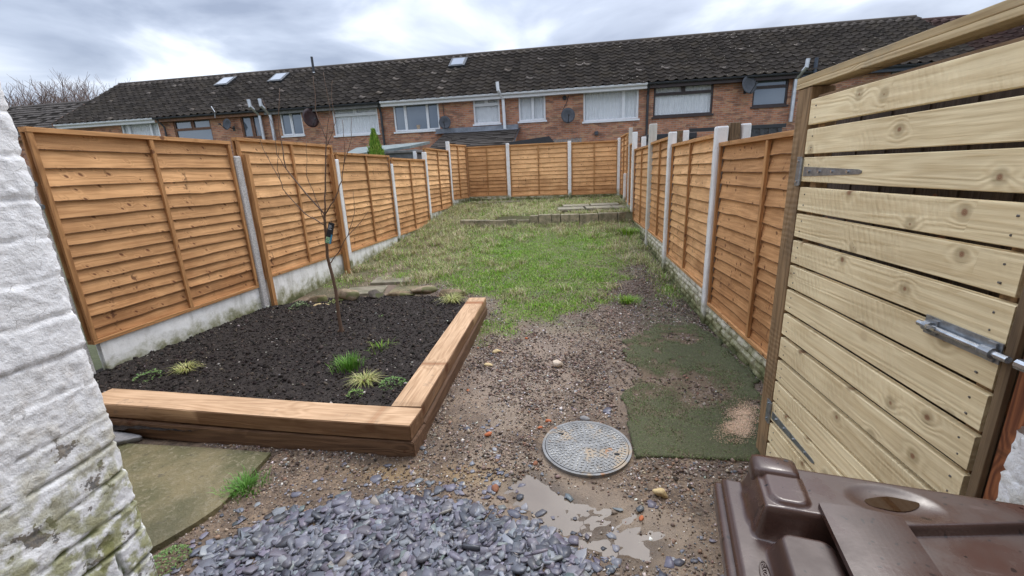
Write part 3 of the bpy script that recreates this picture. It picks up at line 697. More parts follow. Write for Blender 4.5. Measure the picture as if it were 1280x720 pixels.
# ---------------------------------------------------------------- concrete slab, far paving, brick terrace edge
g = NG('algae_concrete'); co = g.coord(); n = g.noise(co, 3, 6, .6); n2 = g.noise(co, 40, 5, .7)
c = g.mix(g.ss(n, .35, .65), (.215,.175,.088), (.105,.098,.042)); c = g.mix(g.ss(n2, .5, .66, 0, .65), c, (.30,.255,.165)); c = g.mix(g.ss(g.noise(co, 16, 5, .75), .58, .68, 0, .7), c, (.06,.052,.035))
c = g.mix(g.ss(g.noise(co, 1.3, 3), .5, .7, 0, .6), c, (.075,.07,.04))
g.done(c, g.ss(n, .3, .7, .35, .75), g.bump(g.math('ADD', n2, g.noise(co, 14, 4, .7)), .9, .010), .4); M['algae'] = g.m
mb = MB(); mb.prism([(-3.2,1.1),(-1.97,1.28),(-1.86,1.42),(-1.79,1.55),(-1.755,1.66),(-1.76,1.85),(-1.775,2.09),(-2.3,2.12),(-3.1,2.14)], -.09, .012)
o = mb.build('concrete_slab', 'algae'); tag(o, kind='structure')
g = NG('old_paving'); co = g.coord(); n = g.noise(co, 5, 6, .65)
g.done(g.mix(g.ss(n, .3, .7), (.30,.26,.195), (.16,.15,.095)), .85, g.bump(g.noise(co, 50, 4), .5, .005), .3); M['paving'] = g.m
def tilt_slab(name, label, cx, cy, w, d, rz, zz, group, m='paving', th=.05):
    mb = MB(); mb.box(-w/2, -d/2, -th, w/2, d/2, 0, .008)
    o = mb.build(name, m); o.location = (cx, cy, zz); o.rotation_euler = (0, 0, rz); return tag(o, label, 'paving slab', group)
GP = 'paving slabs on the raised terrace at the end of the garden'
tilt_slab('paving_slab', 'left front slab of the far terrace paving', .25, 10.72, .62, .6, .03, .69, GP)
tilt_slab('paving_slab', 'middle front slab of the far terrace paving', .92, 10.75, .62, .6, .01, .693, GP)
tilt_slab('paving_slab', 'right front slab of the far terrace paving beside the right fence', 1.38, 10.76, .25, .6, 0, .687, GP)
tilt_slab('paving_slab', 'back left slab of the far terrace paving', .40, 11.38, .66, .58, .02, .705, GP)
tilt_slab('paving_slab', 'back right slab of the far terrace paving', 1.12, 11.40, .70, .58, -.02, .71, GP)
GQ = 'old paving stones between the bed stones and the left fence'
tilt_slab('paving_slab', 'small old stone flag behind the squared edging block', -2.78, 5.65, .55, .40, .2, .065, GQ)
tilt_slab('paving_slab', 'grey flag left of the bare muddy patch behind the bed', -2.55, 6.15, .60, .42, .1, .10, GQ)
tilt_slab('paving_slab', 'mossy green flag right behind the edging stones', -2.1, 5.68, .58, .35, .05, .06, GQ, 'algae')
tilt_slab('paving_slab', 'low stone slab at the foot of the left half of the back fence', -1.85, 13.0, 1.3, .35, .03, .76, GP)

def blockwall():
    root = empty('terrace_edging', 'low curved wall of grey brown stone blocks holding up the far terrace', 'low wall', (0, 9.93, .38))
    path = [(-2.35, .12), (-2.0, .03), (-1.6, 0), (-.6, -.03), (.6, -.04), (1.3, 0.0), (1.52, .1), (1.60, .3)]
    mb = MB(); P = [Vector(p) for p in path]; L = [0]
    for i in range(1, len(P)): L.append(L[-1]+(P[i]-P[i-1]).length)
    s = 0
    def at(s):
        for i in range(1, len(P)):
            if s <= L[i]: t = (s-L[i-1])/(L[i]-L[i-1]); return P[i-1].lerp(P[i], t), (P[i]-P[i-1])
        return P[-1], P[-1]-P[-2]
    k = 0
    while s < L[-1]-.1:
        w = random.choice([.22,.3,.36,.42,.2]); w = min(w, L[-1]-s); p, t = at(s+w/2); a = math.atan2(t.y, t.x)
        top = (.245 if s > 1.6 else .17)+random.uniform(-.025, .015)
        mt = Matrix.Translation((p.x, p.y+random.uniform(-.015,.015), 0)) @ Matrix.Rotation(a+random.uniform(-.03,.03), 4, 'Z')
        mb.box(-w/2+.006, -.06, -.08, w/2-.006, .10, top, .016, mt); s += w
    o = mb.build('blocks', 'paving', root); return root
g = NG('terrace_block'); co = g.coord(); n = g.noise(co, 9, 6, .65); wn = g.attr('bid')
w_ = g.n('ShaderNodeTexWhiteNoise'); w_.noise_dimensions = '1D'; g.link(wn, w_.inputs['W'])
c = g.mix(g.ss(n, .3, .7), (.36,.30,.21), (.15,.14,.085)); v = g.math('MULTIPLY_ADD', w_.outputs['Value'], .5, .7)
c = g.mix(1.0, c, g.comb(v, v, v), 'MULTIPLY'); g.done(c, .9, g.bump(g.noise(co, 40, 4), .7, .006), .3); M['block'] = g.m
bw = blockwall(); bw.children[0].data.materials[0] = M['block']

# ---------------------------------------------------------------- manhole cover
g = NG('galvanised_dirty'); co = g.coord(); n = g.noise(co, 14, 5, .7); n2 = g.noise(co, 7, 4, .6)
c = g.mix(g.ss(n, .3, .7), (.27,.27,.265), (.15,.15,.148)); c = g.mix(g.ss(n2, .52, .64, 0, .7), c, (.40,.30,.19)); c = g.mix(g.ss(g.noise(co, 11, 2), .66, .73, 0, .8), c, (.33,.15,.05))
g.done(c, .5, g.bump(n, .3, .002), .5, .25); M['mh'] = g.m
M['mhstud'] = plain('worn_stud', (.46,.45,.41), .5, .2, 16, 0, .2, col2=(.17,.165,.155)); M['black'] = plain('black_gap', (.012,.012,.012), .6)
mh = empty('manhole_cover', 'round grey metal manhole cover with raised studs set in the mud', 'manhole cover', (.135, 2.255, -.004), R(-6))
def ring(mb, r0, r1, z0, z1, n=72):
    V = []; Fc = []
    for i in range(n):
        a = 2*PI*i/n; c_, s_ = math.cos(a), math.sin(a); V += [(r0*c_, r0*s_, z0), (r1*c_, r1*s_, z0), (r1*c_, r1*s_, z1), (r0*c_, r0*s_, z1)]
    for i in range(n):
        j = (i+1) % n
        for k in range(4): l = (k+1) % 4; Fc.append((4*i+k, 4*j+k, 4*j+l, 4*i+l))
    mb.add(V, [f[::-1] for f in Fc])
mb = MB(); ring(mb, .247, .262, -.03, .012); ring(mb, .236, .243, -.03, .014); mb.build('frame_ring', M['mh'], mh)
mb = MB(); mb.prism([(.2355*math.cos(2*PI*i/72), .2355*math.sin(2*PI*i/72)) for i in range(72)], -.03, .012); mb.build('cover_plate', 'mh', mh)
mb = MB()
for ri, r in enumerate([.03,.058,.086,.112,.135,.158,.181,.204]):
    nn = int(2*PI*r/.027)
    for i in range(nn):
        a = 2*PI*(i+.5*(ri % 2))/nn; mt = Matrix.Rotation(a, 4, 'Z') @ Matrix.Translation((r, 0, 0)) @ Matrix.Rotation((PI/2 if (i+ri) % 2 else 0)+.1, 4, 'Z')
        mb.box(-.0085, -.0032, .012, .0085, .0032, .0155, 0, mt)
for i in range(60):
    mt = Matrix.Rotation(2*PI*i/60, 4, 'Z') @ Matrix.Translation((.223, 0, 0)); mb.box(-.007, -.0042, .012, .007, .0042, .0155, 0, mt)
mb.build('studs', 'mhstud', mh)
for a in (R(150), R(-18)):
    mb = MB(); mb.prism([(.185*math.cos(a)+.016*math.cos(t*PI/5), .185*math.sin(a)+.009*math.sin(t*PI/5)) for t in range(10)], .0122, .0168); mb.build('key_hole', 'black', mh)

# ---------------------------------------------------------------- artificial turf patch
TURF = [(.44,2.83),(.41,2.5),(.40,2.16),(1.06,2.15),(1.24,2.45),(1.38,2.84),(1.46,3.2),(1.46,3.9),(1.36,4.35),(1.0,4.32),(.82,4.2),(.62,3.9),(.52,3.6),(.62,3.2)]
def turf_cover(x, y):
    n = fbm(x*3.6+50, y*3.6, 4); e = sst(y, 2.5, 3.2)*(1-sst(x, 1.1, 1.35)*.6)
    dirt = .85*sst(n, .60-.10*e, .82-.10*e); dirt = np.maximum(dirt, .85*sst(fbm(x*13+8, y*13, 3), .55, .72)*(.45+.55*e))
    dirt = np.maximum(dirt, sst(poly_sd(x, y, [(.52,3.0),(.75,2.72),(1.12,2.75),(1.1,3.15),(.62,3.35)])+(fbm(x*8,y*8,3)-.5)*.6, .25, -.22)*.9)
    return 1-dirt*.95
def build_turf():
    root = empty('artificial_turf', 'worn offcut of green artificial turf half buried in dirt beside the gate', 'artificial turf', (0, 0, 0))
    xs = np.arange(.3, 1.5, .022); ys = np.arange(2.1, 4.4, .022); X, Y = np.meshgrid(xs, ys, indexing='ij'); x, y = X.ravel(), Y.ravel()
    sd = poly_sd(x, y, TURF)+np.where(y > 2.4, (fbm(x*9, y*9, 3)-.5)*.14, 0); cv = turf_cover(x, y)
    zt = ground_z(x, y)*.5 + G0(x, y)*.5 + .015*cv - .004*(1-cv)
    V = np.stack([x, y, zt], 1); Fc = grid(len(xs), len(ys)); keep = (sd[Fc] < .005).all(1); Fc = Fc[keep]
    bot = V.copy(); bot[:, 2] -= .02; n0 = len(V)
    # boundary skirt
    from collections import Counter
    E = np.concatenate([Fc[:, [0,1]], Fc[:, [1,2]], Fc[:, [2,3]], Fc[:, [3,0]]]); key = Counter(map(tuple, np.sort(E, 1)))
    sk = [(a, a+n0, b+n0, b) for a, b in map(tuple, E) if key[tuple(sorted((a, b)))] == 1]
    g = NG('turf_backing'); co = g.coord(); n = g.noise(co, 40, 3)
    cvn = g.attr('cv'); c = g.mix(cvn, (.16,.11,.075), g.mix(n, (.075,.08,.042), (.10,.095,.055))); g.done(c, .9, g.bump(n, .5, .004), .2)
    npmesh('turf_sheet', np.vstack([V, bot]), np.vstack([Fc, np.array(sk)]), g.m, root, True, {'cv': np.concatenate([cv, cv])})
    P = scatter_poly(42000, lambda a, b: (poly_sd(a, b, TURF)+np.where(b > 2.4, (fbm(a*9, b*9, 3)-.5)*.14, 0) < -.004)*np.clip(turf_cover(a, b)-.15, 0, 1), (.34, 1.47), (2.14, 4.36))
    zf = lambda a, b: ground_z(a, b)*.5+G0(a, b)*.5+.013
    pile = blades('turf_pile', P, zf, rng.uniform(.005, .014, len(P)), rng.uniform(.0022, .004, len(P)), rng.uniform(.4, 1.3, len(P)), pick([(.12,.175,.05),(.17,.22,.075),(.08,.11,.04),(.26,.24,.14),(.18,.135,.09)], len(P), [5,5,4,2,2]), root)
    tag(pile, kind='stuff')
build_turf()
Ps = scatter_poly(9000, lambda a, b: np.clip(1.2*np.exp(-(((a-1.10)*.8+(b-2.52)*-.5)/.06)**2-(((a-1.10)*.5+(b-2.52)*.8)/.16)**2)*(2.2*fbm(a*9, b*9, 3)-.35), 0, 1), (.8, 1.3), (2.3, 2.85))
tag(grains('sawdust', Ps, lambda a, b: ground_z(a, b)*.5+G0(a, b)*.5+.019, rng.uniform(.003, .006, len(Ps)), pick([(.70,.47,.31),(.76,.57,.40),(.58,.40,.26)], len(Ps)), 'grain', .4, sink=0), 'pale orange sawdust spilled on the turf by the gate post', 'sawdust', kind='stuff')

# ---------------------------------------------------------------- sleepers
def sleeper(label, x0, y0, x1, y1, z0, z1, m, seed):
    L = math.hypot(x1-x0, y1-y0); root_rz = math.atan2(y1-y0, x1-x0)
    bm = bmesh.new(); bmesh.ops.create_cube(bm, size=1)
    for v in bm.verts: v.co = ((v.co.x+.5)*L, (v.co.y+.5)*.2, (v.co.z+.5)*(z1-z0))
    bmesh.ops.bevel(bm, geom=bm.edges[:], offset=.005, segments=2, affect='EDGES')
    long_e = [e for e in bm.edges if abs((e.verts[0].co-e.verts[1].co).x) > L*.8]
    bmesh.ops.subdivide_edges(bm, edges=long_e, cuts=40)
    rs = random.Random(seed)
    for v in bm.verts:
        v.co.z += math.sin(v.co.x*2.1+seed)*.003; v.co.y += math.sin(v.co.x*1.7+seed*2)*.003+rs.uniform(-.0006, .0006)
    V = [v.co.copy() for v in bm.verts]; Fc = [tuple(v.index for v in f.verts) for f in bm.faces]; bm.free()
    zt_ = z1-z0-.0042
    o = npmesh('timber_sleeper', V, Fc, m, attrs={'bid': [seed*.7]*len(V), 'side_shade_wear': [0.0 if v.z > zt_ else 1.0 for v in V]})  # top face stays clear, sides and ends take the painted shade
    o.location = (x0, y0, z0); o.rotation_euler = (0, 0, root_rz)
    return tag(o, label, 'sleeper', 'timber sleepers edging the planting bed')
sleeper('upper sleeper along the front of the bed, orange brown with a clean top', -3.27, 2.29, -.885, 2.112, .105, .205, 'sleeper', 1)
sleeper('wet dark lower sleeper under the front of the bed, resting on the slab', -3.27, 2.272, -.872, 2.104, -.02, .095, 'sleeper_wet', 2)
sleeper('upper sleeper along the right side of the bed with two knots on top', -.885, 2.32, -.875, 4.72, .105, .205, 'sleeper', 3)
sleeper('muddy lower sleeper under the right side of the bed', -.872, 2.325, -.862, 4.71, -.02, .095, 'sleeper_wet', 5)

# ---------------------------------------------------------------- fences
def lap_panel(label, A, B, z0, z1, side, group, nb=13, seed=0, edge_pale=False):
    """A, B end points seen from the garden left to right; the face towards the garden is local -y"""
    L = math.hypot(B[0]-A[0], B[1]-A[1]); rz = math.atan2(B[1]-A[1], B[0]-A[0]); H = z1-z0
    root = empty('fence_panel', label, 'fence panel', (A[0], A[1], z0), rz, group)
    rs = random.Random(seed*13+5)
    mb = MB(); n = 26; usable = H-.05; W_ = []
    hs = [rs.uniform(.85, 1.15)*(1.12 if i > nb*.55 else .92) for i in range(nb)]; s = sum(hs); hs = [h*usable/s for h in hs]
    zc_ = .03
    for i in range(nb):
        ov = .022; zb = zc_; zt = zc_+hs[i]+ov; ph = rs.uniform(0, 100); amp = rs.choice([.004,.008,.013,.018])
        X_ = np.linspace(.02, L-.02, n); wv = (fbm(X_*2.0+ph, X_*0+ph*.3, 3)-.5)*2*amp + (fbm(X_*9+ph, X_*0+1, 2)-.5)*.004
        V = []; Fc = []
        for k in range(n):
            xx = X_[k]; zz = zb+wv[k]; yb = -.022+rs.uniform(-.001, .001); yt = .004
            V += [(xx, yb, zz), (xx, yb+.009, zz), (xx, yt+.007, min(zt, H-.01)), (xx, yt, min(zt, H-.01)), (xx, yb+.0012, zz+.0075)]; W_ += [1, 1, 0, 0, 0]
        for k in range(n-1):
            a = 5*k; b = 5*k+5
            for q in range(5): w = (q+1) % 5; Fc.append((a+q, b+q, b+w, a+w))
        Fc += [(0,1,2,3,4), tuple(5*(n-1)+q for q in (4,3,2,1,0))]
        mb.add(V, [f[::-1] for f in Fc], bid=seed*1.93+i*.37); zc_ += hs[i]
    mb.build('lap_boards', 'fence', root, attrs={'wane': W_})
    for bx in (0, L*.5+rs.uniform(-.02, .02), L):
        w = .036; mb = MB(); x0 = min(max(bx-w/2, 0), L-w)
        mb.box(x0, -.044, .034, x0+w, -.0205, H-.038, .002, bid=rs.random()*50); mb.box(x0, .012, .034, x0+w, .03, H-.038, .002, bid=rs.random()*50)
        mb.build('batten', 'fence_v', root)
    mb = MB(); mb.box(-.002, -.049, H-.036, L+.002, .03, H, .002, bid=rs.random()*50); mb.build('top_rail', 'fence_h', root)
    mb = MB(); mb.box(0, -.045, 0, L, .028, .032, .002, bid=rs.random()*50); mb.build('bottom_rail', 'fence_h', root)
    return root
def cpost(label, x, y, z0, z1, rz=0, w=.095, mat='post_white', group=None, gz_=None, slope=True):
    zs = np.append(np.linspace(0, z1-z0-.013, 30), z1-z0); h = w/2; ch = .010; V = []; Fc = []
    prof = [(-h+ch,-h),(h-ch,-h),(h,-h+ch),(h,h-ch),(h-ch,h),(-h+ch,h),(-h,h-ch),(-h,-h+ch)]
    for i, zz in enumerate(zs):
        k = 1.0 if zz < (z1-z0)-.012 else 1-.12*(zz-(z1-z0-.012))/.012
        for px, py in prof: V.append((px*k+rng.normal(0, .0009), py*k+rng.normal(0, .0009), zz))
    for i in range(len(zs)-1):
        for j in range(8): q = (j+1) % 8; Fc.append((i*8+j, i*8+q, (i+1)*8+q, (i+1)*8+j))
    Fc.append(tuple((len(zs)-1)*8+j for j in range(8)))
    hg = np.array([v[2] for v in V])+z0-(gz_ if gz_ is not None else z0+.1)
    o = npmesh('concrete_post', V, Fc, mat, attrs={'hgt': hg}); o.location = (x, y, z0); o.rotation_euler = (0, 0, rz)
    return tag(o, label, 'fence post', group)
def gboard(label, A, B, z0, z1, mat, group, rock_=0.0, gzA=0, gzB=0, th=.05, name='gravel_board'):
    L = math.hypot(B[0]-A[0], B[1]-A[1]); rz = math.atan2(B[1]-A[1], B[0]-A[0]); H = z1-z0
    nx = max(8, int(L/.02)); nz = max(6, int(H/.02)); xs = np.linspace(0, L, nx); zs = np.linspace(0, H, nz)
    X, Z = np.meshgrid(xs, zs, indexing='ij'); x, z = X.ravel(), Z.ravel(); sd = rng.uniform(0, 90)
    y = -th/2 - (fbm(x*6+sd, z*6, 4)-.5)*.012
    if rock_:
        row = np.floor(z/.075); bx = np.floor((x+row*.13+.05*np.sin(row*7))/.24); fx = (x+row*.13+.05*np.sin(row*7))/.24-bx; fz = z/.075-row
        edge = np.minimum(sst(fx, 0, .12)*sst(1-fx, 0, .12), sst(fz, 0, .22)*sst(1-fz, 0, .22))
        y = -th/2 - rock_*edge*(.35+.9*fbm(x*14+bx*9+sd, z*22+row*5, 3)) - .2*rock_*fbm(x*40, z*40, 2)
    V = np.stack([x, y, z], 1); Fc = grid(nx, nz)[:, ::-1]
    n0 = len(V); back = [(0, th/2, 0), (L, th/2, 0), (L, th/2, H), (0, th/2, H)]
    V = np.vstack([V, back]); F_ = [tuple(f[::-1]) for f in Fc]
    top = [i*nz+nz-1 for i in range(nx)]; bot = [i*nz for i in range(nx)]
    F_ += [tuple(top+[n0+2, n0+3]), tuple(bot[::-1]+[n0, n0+1]), (n0+1, n0, n0+3, n0+2), tuple([j for j in range(nz)][::-1]+[n0+3, n0][::-1][::-1])]
    F_.append(tuple([(nx-1)*nz+j for j in range(nz)]+[n0+2, n0+1]))
    gzv = np.interp(V[:, 0], [0, L], [gzA, gzB]); hg = V[:, 2]+z0-gzv
    o = npmesh(name, V, F_, mat, attrs={'hgt': hg}); o.location = (A[0], A[1], z0); o.rotation_euler = (0, 0, rz)
    return tag(o, label, 'gravel board', group)
def along(A, B, a, b):
    A, B = Vector(A), Vector(B); d = (B-A).normalized(); L = (B-A).length; return tuple(A+d*a), tuple(A+d*(L-b))

GL, GR, GB = 'lap fence panels along the left side', 'lap fence panels along the right side', 'lap fence panels across the far end'
LP = [(-3.905,2.93),(-3.74,4.8),(-3.56,6.75),(-3.42,8.7),(-3.28,10.6),(-3.16,12.5),(-2.84,13.5)]
lz = [(.36,2.07,15),(.43,2.12,14),(.41,2.02,13),(.40,1.98,12),(.68,2.26,13),(.88,2.44,13)]
llab = ['long golden lap panel nearest the white wall on the left fence, with dark knots','second left fence panel, between the grey pebbly post and the timber post','third left fence panel, right after the timber post and behind the sapling branches',
        'fourth left fence panel, its top lower than the small conifer','fifth left fence panel, stepped up higher than the one before it','last short left fence panel turning into the far corner']
for i in range(6):
    a, b = along(LP[i], LP[i+1], .05 if i else .0, .05)
    lap_panel(llab[i], a, b, lz[i][0], lz[i][1], 1, GL, lz[i][2], seed=i+1)
gl = 'white painted concrete boards under the left fence'
gn = [('wide white painted board at the fence foot left of the pebbly post, green with algae',-.1,0,0),('white flaking board behind the sapling at the back of the bed',-.1,0,.02),('white board above the dead grass bank, third along the left fence',-.05,.03,.16),('short exposed white board fourth along the left fence',.0,.18,.42),('low stained board under the stepped up left panel',.3,.46,.6),('small stained board in the far left corner',.4,.62,.8)]
for i in range(6):
    a, b = along(LP[i], LP[i+1], .05, .05)
    gboard(gn[i][0], a, b, gn[i][1], lz[i][0]-.003, 'plinth', gl, 0, gn[i][2], gn[i][3])
gp = 'concrete fence posts along the left side'
pl = [None,('grey pebbly concrete post between the two nearest left panels',1.91,'post_grey'),('white concrete post beside the timber post on the left fence',1.91,'post_white'),('white concrete post with a broken black mark, third on the left fence',1.86,'post_white'),('slim white concrete post fourth on the left fence, below the shed',2.15,'post_white'),('tall pale concrete post where the left fence nears the far corner',2.50,'post_white')]
for i in range(1, 6):
    y = LP[i][1]; cpost(pl[i][0], LP[i][0]+.015, y, -.2+float(G0(np.array([0.]), np.array([y]))[0])*.6, pl[i][1], R(-5), .095, pl[i][2], gp, float(G0(np.array([-2.5]), np.array([y]))[0]))
mb = MB(); mb.box(-.03, -.045, -.05, .03, .045, 1.98, .003); o = mb.build('timber_post', M['fence_v']); o.location = (-3.50, 6.58, 0); tag(o, 'brown timber post strapped beside the second left concrete post', 'fence post')
mb = MB(); mb.box(-.02, -.03, .0, .025, .03, 1.93, .002); o = mb.build('timber_post', M['fence_v']); o.location = (-3.66, 4.90, 0); tag(o, 'dark narrow timber upright hard against the grey pebbly post', 'fence post')

a, b = along((-4.08,.95), (-3.905,2.88), 0, .05)
lap_panel('golden lap panel hidden behind the white wall at the left edge', a, b, .34, 2.05, 1, GL, 13, seed=77)
gboard('white board under the panel behind the white wall', a, b, -.1, .337, 'plinth', gl, 0, 0, 0)
cpost('grey post hidden by the white wall where the nearest left panel begins', -3.94, 2.865, -.2, 1.80, 0, .085, 'post_grey', gp, 0)
# back fence
BP = [(-2.82,13.55),(-1.56,13.52),(.29,13.52),(1.75,13.52)]
bz = [(.90,2.39),(.86,2.385),(.84,2.36)]
bl = ['left panel of the far end fence with a narrow width','middle and widest panel of the far end fence','right panel of the far end fence']
bg = ['rock faced cream board under the left far panel','rock faced cream board under the middle far panel','rock faced cream board under the right far panel']
for i in range(3):
    a, b = along(BP[i], BP[i+1], .05 if i else .0, .05); lap_panel(bl[i], a, b, bz[i][0], bz[i][1], 1, GB, 12, seed=20+i)
    gboard(bg[i], a, b, .55, bz[i][0]-.003, 'rockface', 'rock faced boards under the far end fence', .02, .74, .74)
cpost('white concrete post between left and middle far panels', -1.56, 13.5, .4, 2.43, 0, .1, 'post_white', 'concrete posts of the far end fence', .74)
cpost('white concrete post between middle and right far panels', .285, 13.5, .4, 2.41, 0, .1, 'post_white', 'concrete posts of the far end fence', .74)
cpost('white concrete post in the far right corner', 1.73, 13.48, .4, 2.42, 0, .09, 'post_white', 'concrete posts of the far end fence', .74)
# right fence (from far to near, so that the garden face is local -y)
RP = [(1.79,13.4),(1.78,12.0),(1.645,10.0),(1.61,8.1),(1.56,6.4),(1.52,4.44),(1.52,2.45)]
rz_ = [(.83,2.45,12),(.70,2.12,12),(.45,1.96,12),(.46,1.985,13),(.32,1.87,13),(.20,1.78,14)]
rl = ['farthest right fence panel, stepped highest by the corner','right fence panel behind the short broken concrete post','right fence panel just beyond the tall grooved concrete post','right fence panel between the tall grooved post and the next white post','large right fence panel between the two nearest white concrete posts','nearest right fence panel, ending at the gate post']
for i in range(6):
    a, b = along(RP[i], RP[i+1], .05, .05 if i < 5 else 0); lap_panel(rl[i], a, b, rz_[i][0], rz_[i][1], 1, GR, rz_[i][2], seed=40+i)
rg = ['rock faced board farthest along the right fence','rock faced board under the panel with the short post','rock faced board beyond the tall grooved post','rock faced board between the tall grooved post and the next post','long cream rock faced board under the large right panel','nearest cream rock faced board beside the artificial turf']
rgz = [.76,.63,.41,.20,.09,0,0]
for i in range(6):
    a, b = along(RP[i], RP[i+1], .05, .05 if i < 5 else 0); gboard(rg[i], a, b, min(rgz[i+1]-.12, rz_[i][0]-.2), rz_[i][0]-.003, 'rockface', 'rock faced boards under the right fence', .022, rgz[i], rgz[i+1])
gp = 'concrete fence posts along the right side'
cpost('nearest tall white concrete post on the right fence', 1.50, 4.44, -.2, 1.925, 0, .10, 'post_white', gp, 0)
cpost('second white concrete post on the right fence', 1.53, 6.4, -.1, 2.03, 0, .10, 'post_white', gp, .09)
cpost('tallest concrete post on the right fence, pale and grooved with square top', 1.60, 8.07, 0, 2.29, 0, .12, 'post_grey', gp, .2)
M['post_pale'] = concrete_white('bare_pale_concrete', (.58, .55, .49), (.38, .35, .30), False, .4)
C.objects[-1].data.materials[0] = M['post_pale']
cpost('weathered concrete post near the far end of the right fence', 1.61, 10.0, .2, 2.31, 0, .10, 'post_white', gp, .41)
cpost('short broken white concrete post near the far right corner', 1.72, 12.0, .4, 1.43, 0, .09, 'post_white', gp, .63)
cpost('grey post close against the weathered far post on the right fence', 1.70, 11.2, .3, 2.5, 0, .08, 'post_pale', gp, .5)
gn_ = 'posts of the neighbouring garden behind the right fence'
cpost('short pale post behind the weathered far post of the right fence', 1.78, 9.9, .2, 2.2, 0, .09, 'post_white', gn_, .4)
cpost('pale neighbour post rising just behind the second right post', 1.70, 6.4, 0, 2.04, 0, .08, 'post_white', gn_, .09)
cpost('pale neighbour post rising just behind the nearest right post', 1.72, 4.46, 0, 1.94, 0, .08, 'post_white', gn_, 0)
mb = MB(); mb.box(-.045, -.05, 0, .045, .05, 1.95, .004); o = mb.build('timber_post', 'darkpost'); o.location = (1.615, 4.46, 0); tag(o, 'dark old timber post squeezed between two concrete posts at the nearest right post', 'fence post')
mb = MB(); mb.box(-.045, -.05, 0, .045, .05, 2.04, .004); o = mb.build('timber_post', 'darkpost'); o.location = (1.62, 6.42, 0); tag(o, 'dark old timber post squeezed behind the second right concrete post', 'fence post')

# ---------------------------------------------------------------- gate
M['zinc'] = plain('zinc_steel', (.40,.43,.46), .38, .15, 40, 0, .75, col2=(.25,.27,.29)); M['zinc_b'] = plain('bright_zinc', (.62,.65,.68), .25, .12, 30, 0, .85, col2=(.42,.44,.46))
gate = empty('timber_gate', 'wide gate of pale horizontal planks with dark gaps, closed on the right', 'gate', (1.1, 2.165, .0), R(-90))
# local x runs from the hinge towards the camera, local -y faces the garden
M['gutter_nail'] = plain('nail_head', (.13,.12,.11), .5)
pt = [1.85, 1.725, 1.605, 1.475, 1.355, 1.23, 1.108, .985, .86, .735, .61, .49, .37, .245, .12]
for i, t in enumerate(pt):
    mb = MB(); L = 1.035+random.uniform(-.01, .006); z1_ = t; z0_ = t-.106
    n = 24; V = []; Fc = []
    for k in range(n):
        xx = L*k/(n-1); w = math.sin(xx*3+i)*.0012
        V += [(xx, .0, z0_+w), (xx, .0, z1_+w), (xx, .003-.003, z1_+w), (xx, .022, z1_+w), (xx, .022, z0_+w)]
    V = []
    for k in range(n):
        xx = L*k/(n-1); w = math.sin(xx*3+i)*.0012; e_ = .0025
        V += [(xx, e_, z0_+w), (xx, 0, z0_+e_+w), (xx, 0, z1_-e_+w), (xx, e_, z1_+w), (xx, .022, z1_+w), (xx, .022, z0_+w)]
    for k in range(n-1):
        for q in range(6): r_ = (q+1) % 6; Fc.append((6*k+q, 6*(k+1)+q, 6*(k+1)+r_, 6*k+r_))
    Fc += [tuple(range(6)), tuple(6*(n-1)+q for q in range(5, -1, -1))]
    mb.add(V, [f for f in Fc], bid=i*1.37+.4); mb.build('plank', 'gate', gate)
for i, t in enumerate(pt):
    for xx in (.045, .99):
        for dz in (-.03, -.078):
            mb = MB(); mb.tube([(xx+random.uniform(-.006, .006), .0015, t+dz), (xx+random.uniform(-.004, .004), -.0012, t+dz)], .0032, 8); nh = mb.build('nail', 'gutter_nail', gate)
for xx, w in ((.03, .05), (.97, .045)):
    mb = MB(); mb.box(xx, .024, .03, xx+w, .07, 1.83, .002, bid=xx); mb.build('upright', 'gpost', gate)
mb = MB(); mb.box(1.048, -.004, .0, 1.073, .012, 1.86, .002, bid=3); mb.build('end_stile', 'darkpost', gate)
mb = MB(); mb.box(.0, .026, 1.78, 1.08, .065, 1.866, .003, bid=7); mb.build('top_rail', 'brownrail', gate)
def thinge(z, a=0):
    mb = MB()
    mb.prism([(-.005,-.021),(.37,-.009),(.385,-.004),(.385,.004),(.37,.009),(-.005,.021)], -.003, .0, mt=Matrix.Translation((.02, -.003, z)) @ Matrix.Rotation(a, 4, 'Y') @ Matrix.Rotation(PI/2, 4, 'X'))
    mb.box(-.045, -.006, z-.065, -.008, -.002, z+.065, .001); mb.tube([(-.004, -.006, z-.06), (-.004, -.006, z+.06)], .007, 10)
    o = mb.build('hinge', 'zinc', gate)
    mb = MB()
    for xx in (.06, .14, .23, .33): mb.tube([(xx, -.003, z), (xx, -.009, z)], .006, 8)
    for dz in (-.045, .045): mb.tube([(-.03, -.006, z+dz), (-.03, -.010, z+dz)], .005, 8)
    b = mb.build('screw', 'zinc_b', gate); b.parent = o
thinge(1.545); thinge(.30)
mb = MB(); zb = 1.105; x0 = .81
mb.box(x0, -.008, zb-.028, x0+.235, -.004, zb+.028, .001)
mb.box(x0+.20, -.014, zb-.026, x0+.225, -.004, zb+.026, .002); mb.box(x0+.03, -.014, zb-.022, x0+.05, -.004, zb+.022, .002)
bolt = mb.build('bolt_plate', 'zinc', gate)
mb = MB(); mb.tube([(x0-.005, -.02, zb), (x0+.268, -.02, zb)], .009, 12); mb.tube([(x0+.06, -.02, zb), (x0+.06, -.05, zb+.012), (x0+.075, -.055, zb+.014)], .006, 8)
mb.build('bolt_rod', 'zinc_b', gate).parent = bolt
mb = MB(); mb.tube([(x0+.2, -.02, zb), (x0+.23, -.02, zb)], .015, 12); mb.build('bolt_guide', 'zinc', gate).parent = bolt
mb = MB(); mb.tube([(x0+.02, -.02, zb), (x0+.04, -.02, zb)], .015, 12); mb.build('bolt_guide', 'zinc', gate).parent = bolt

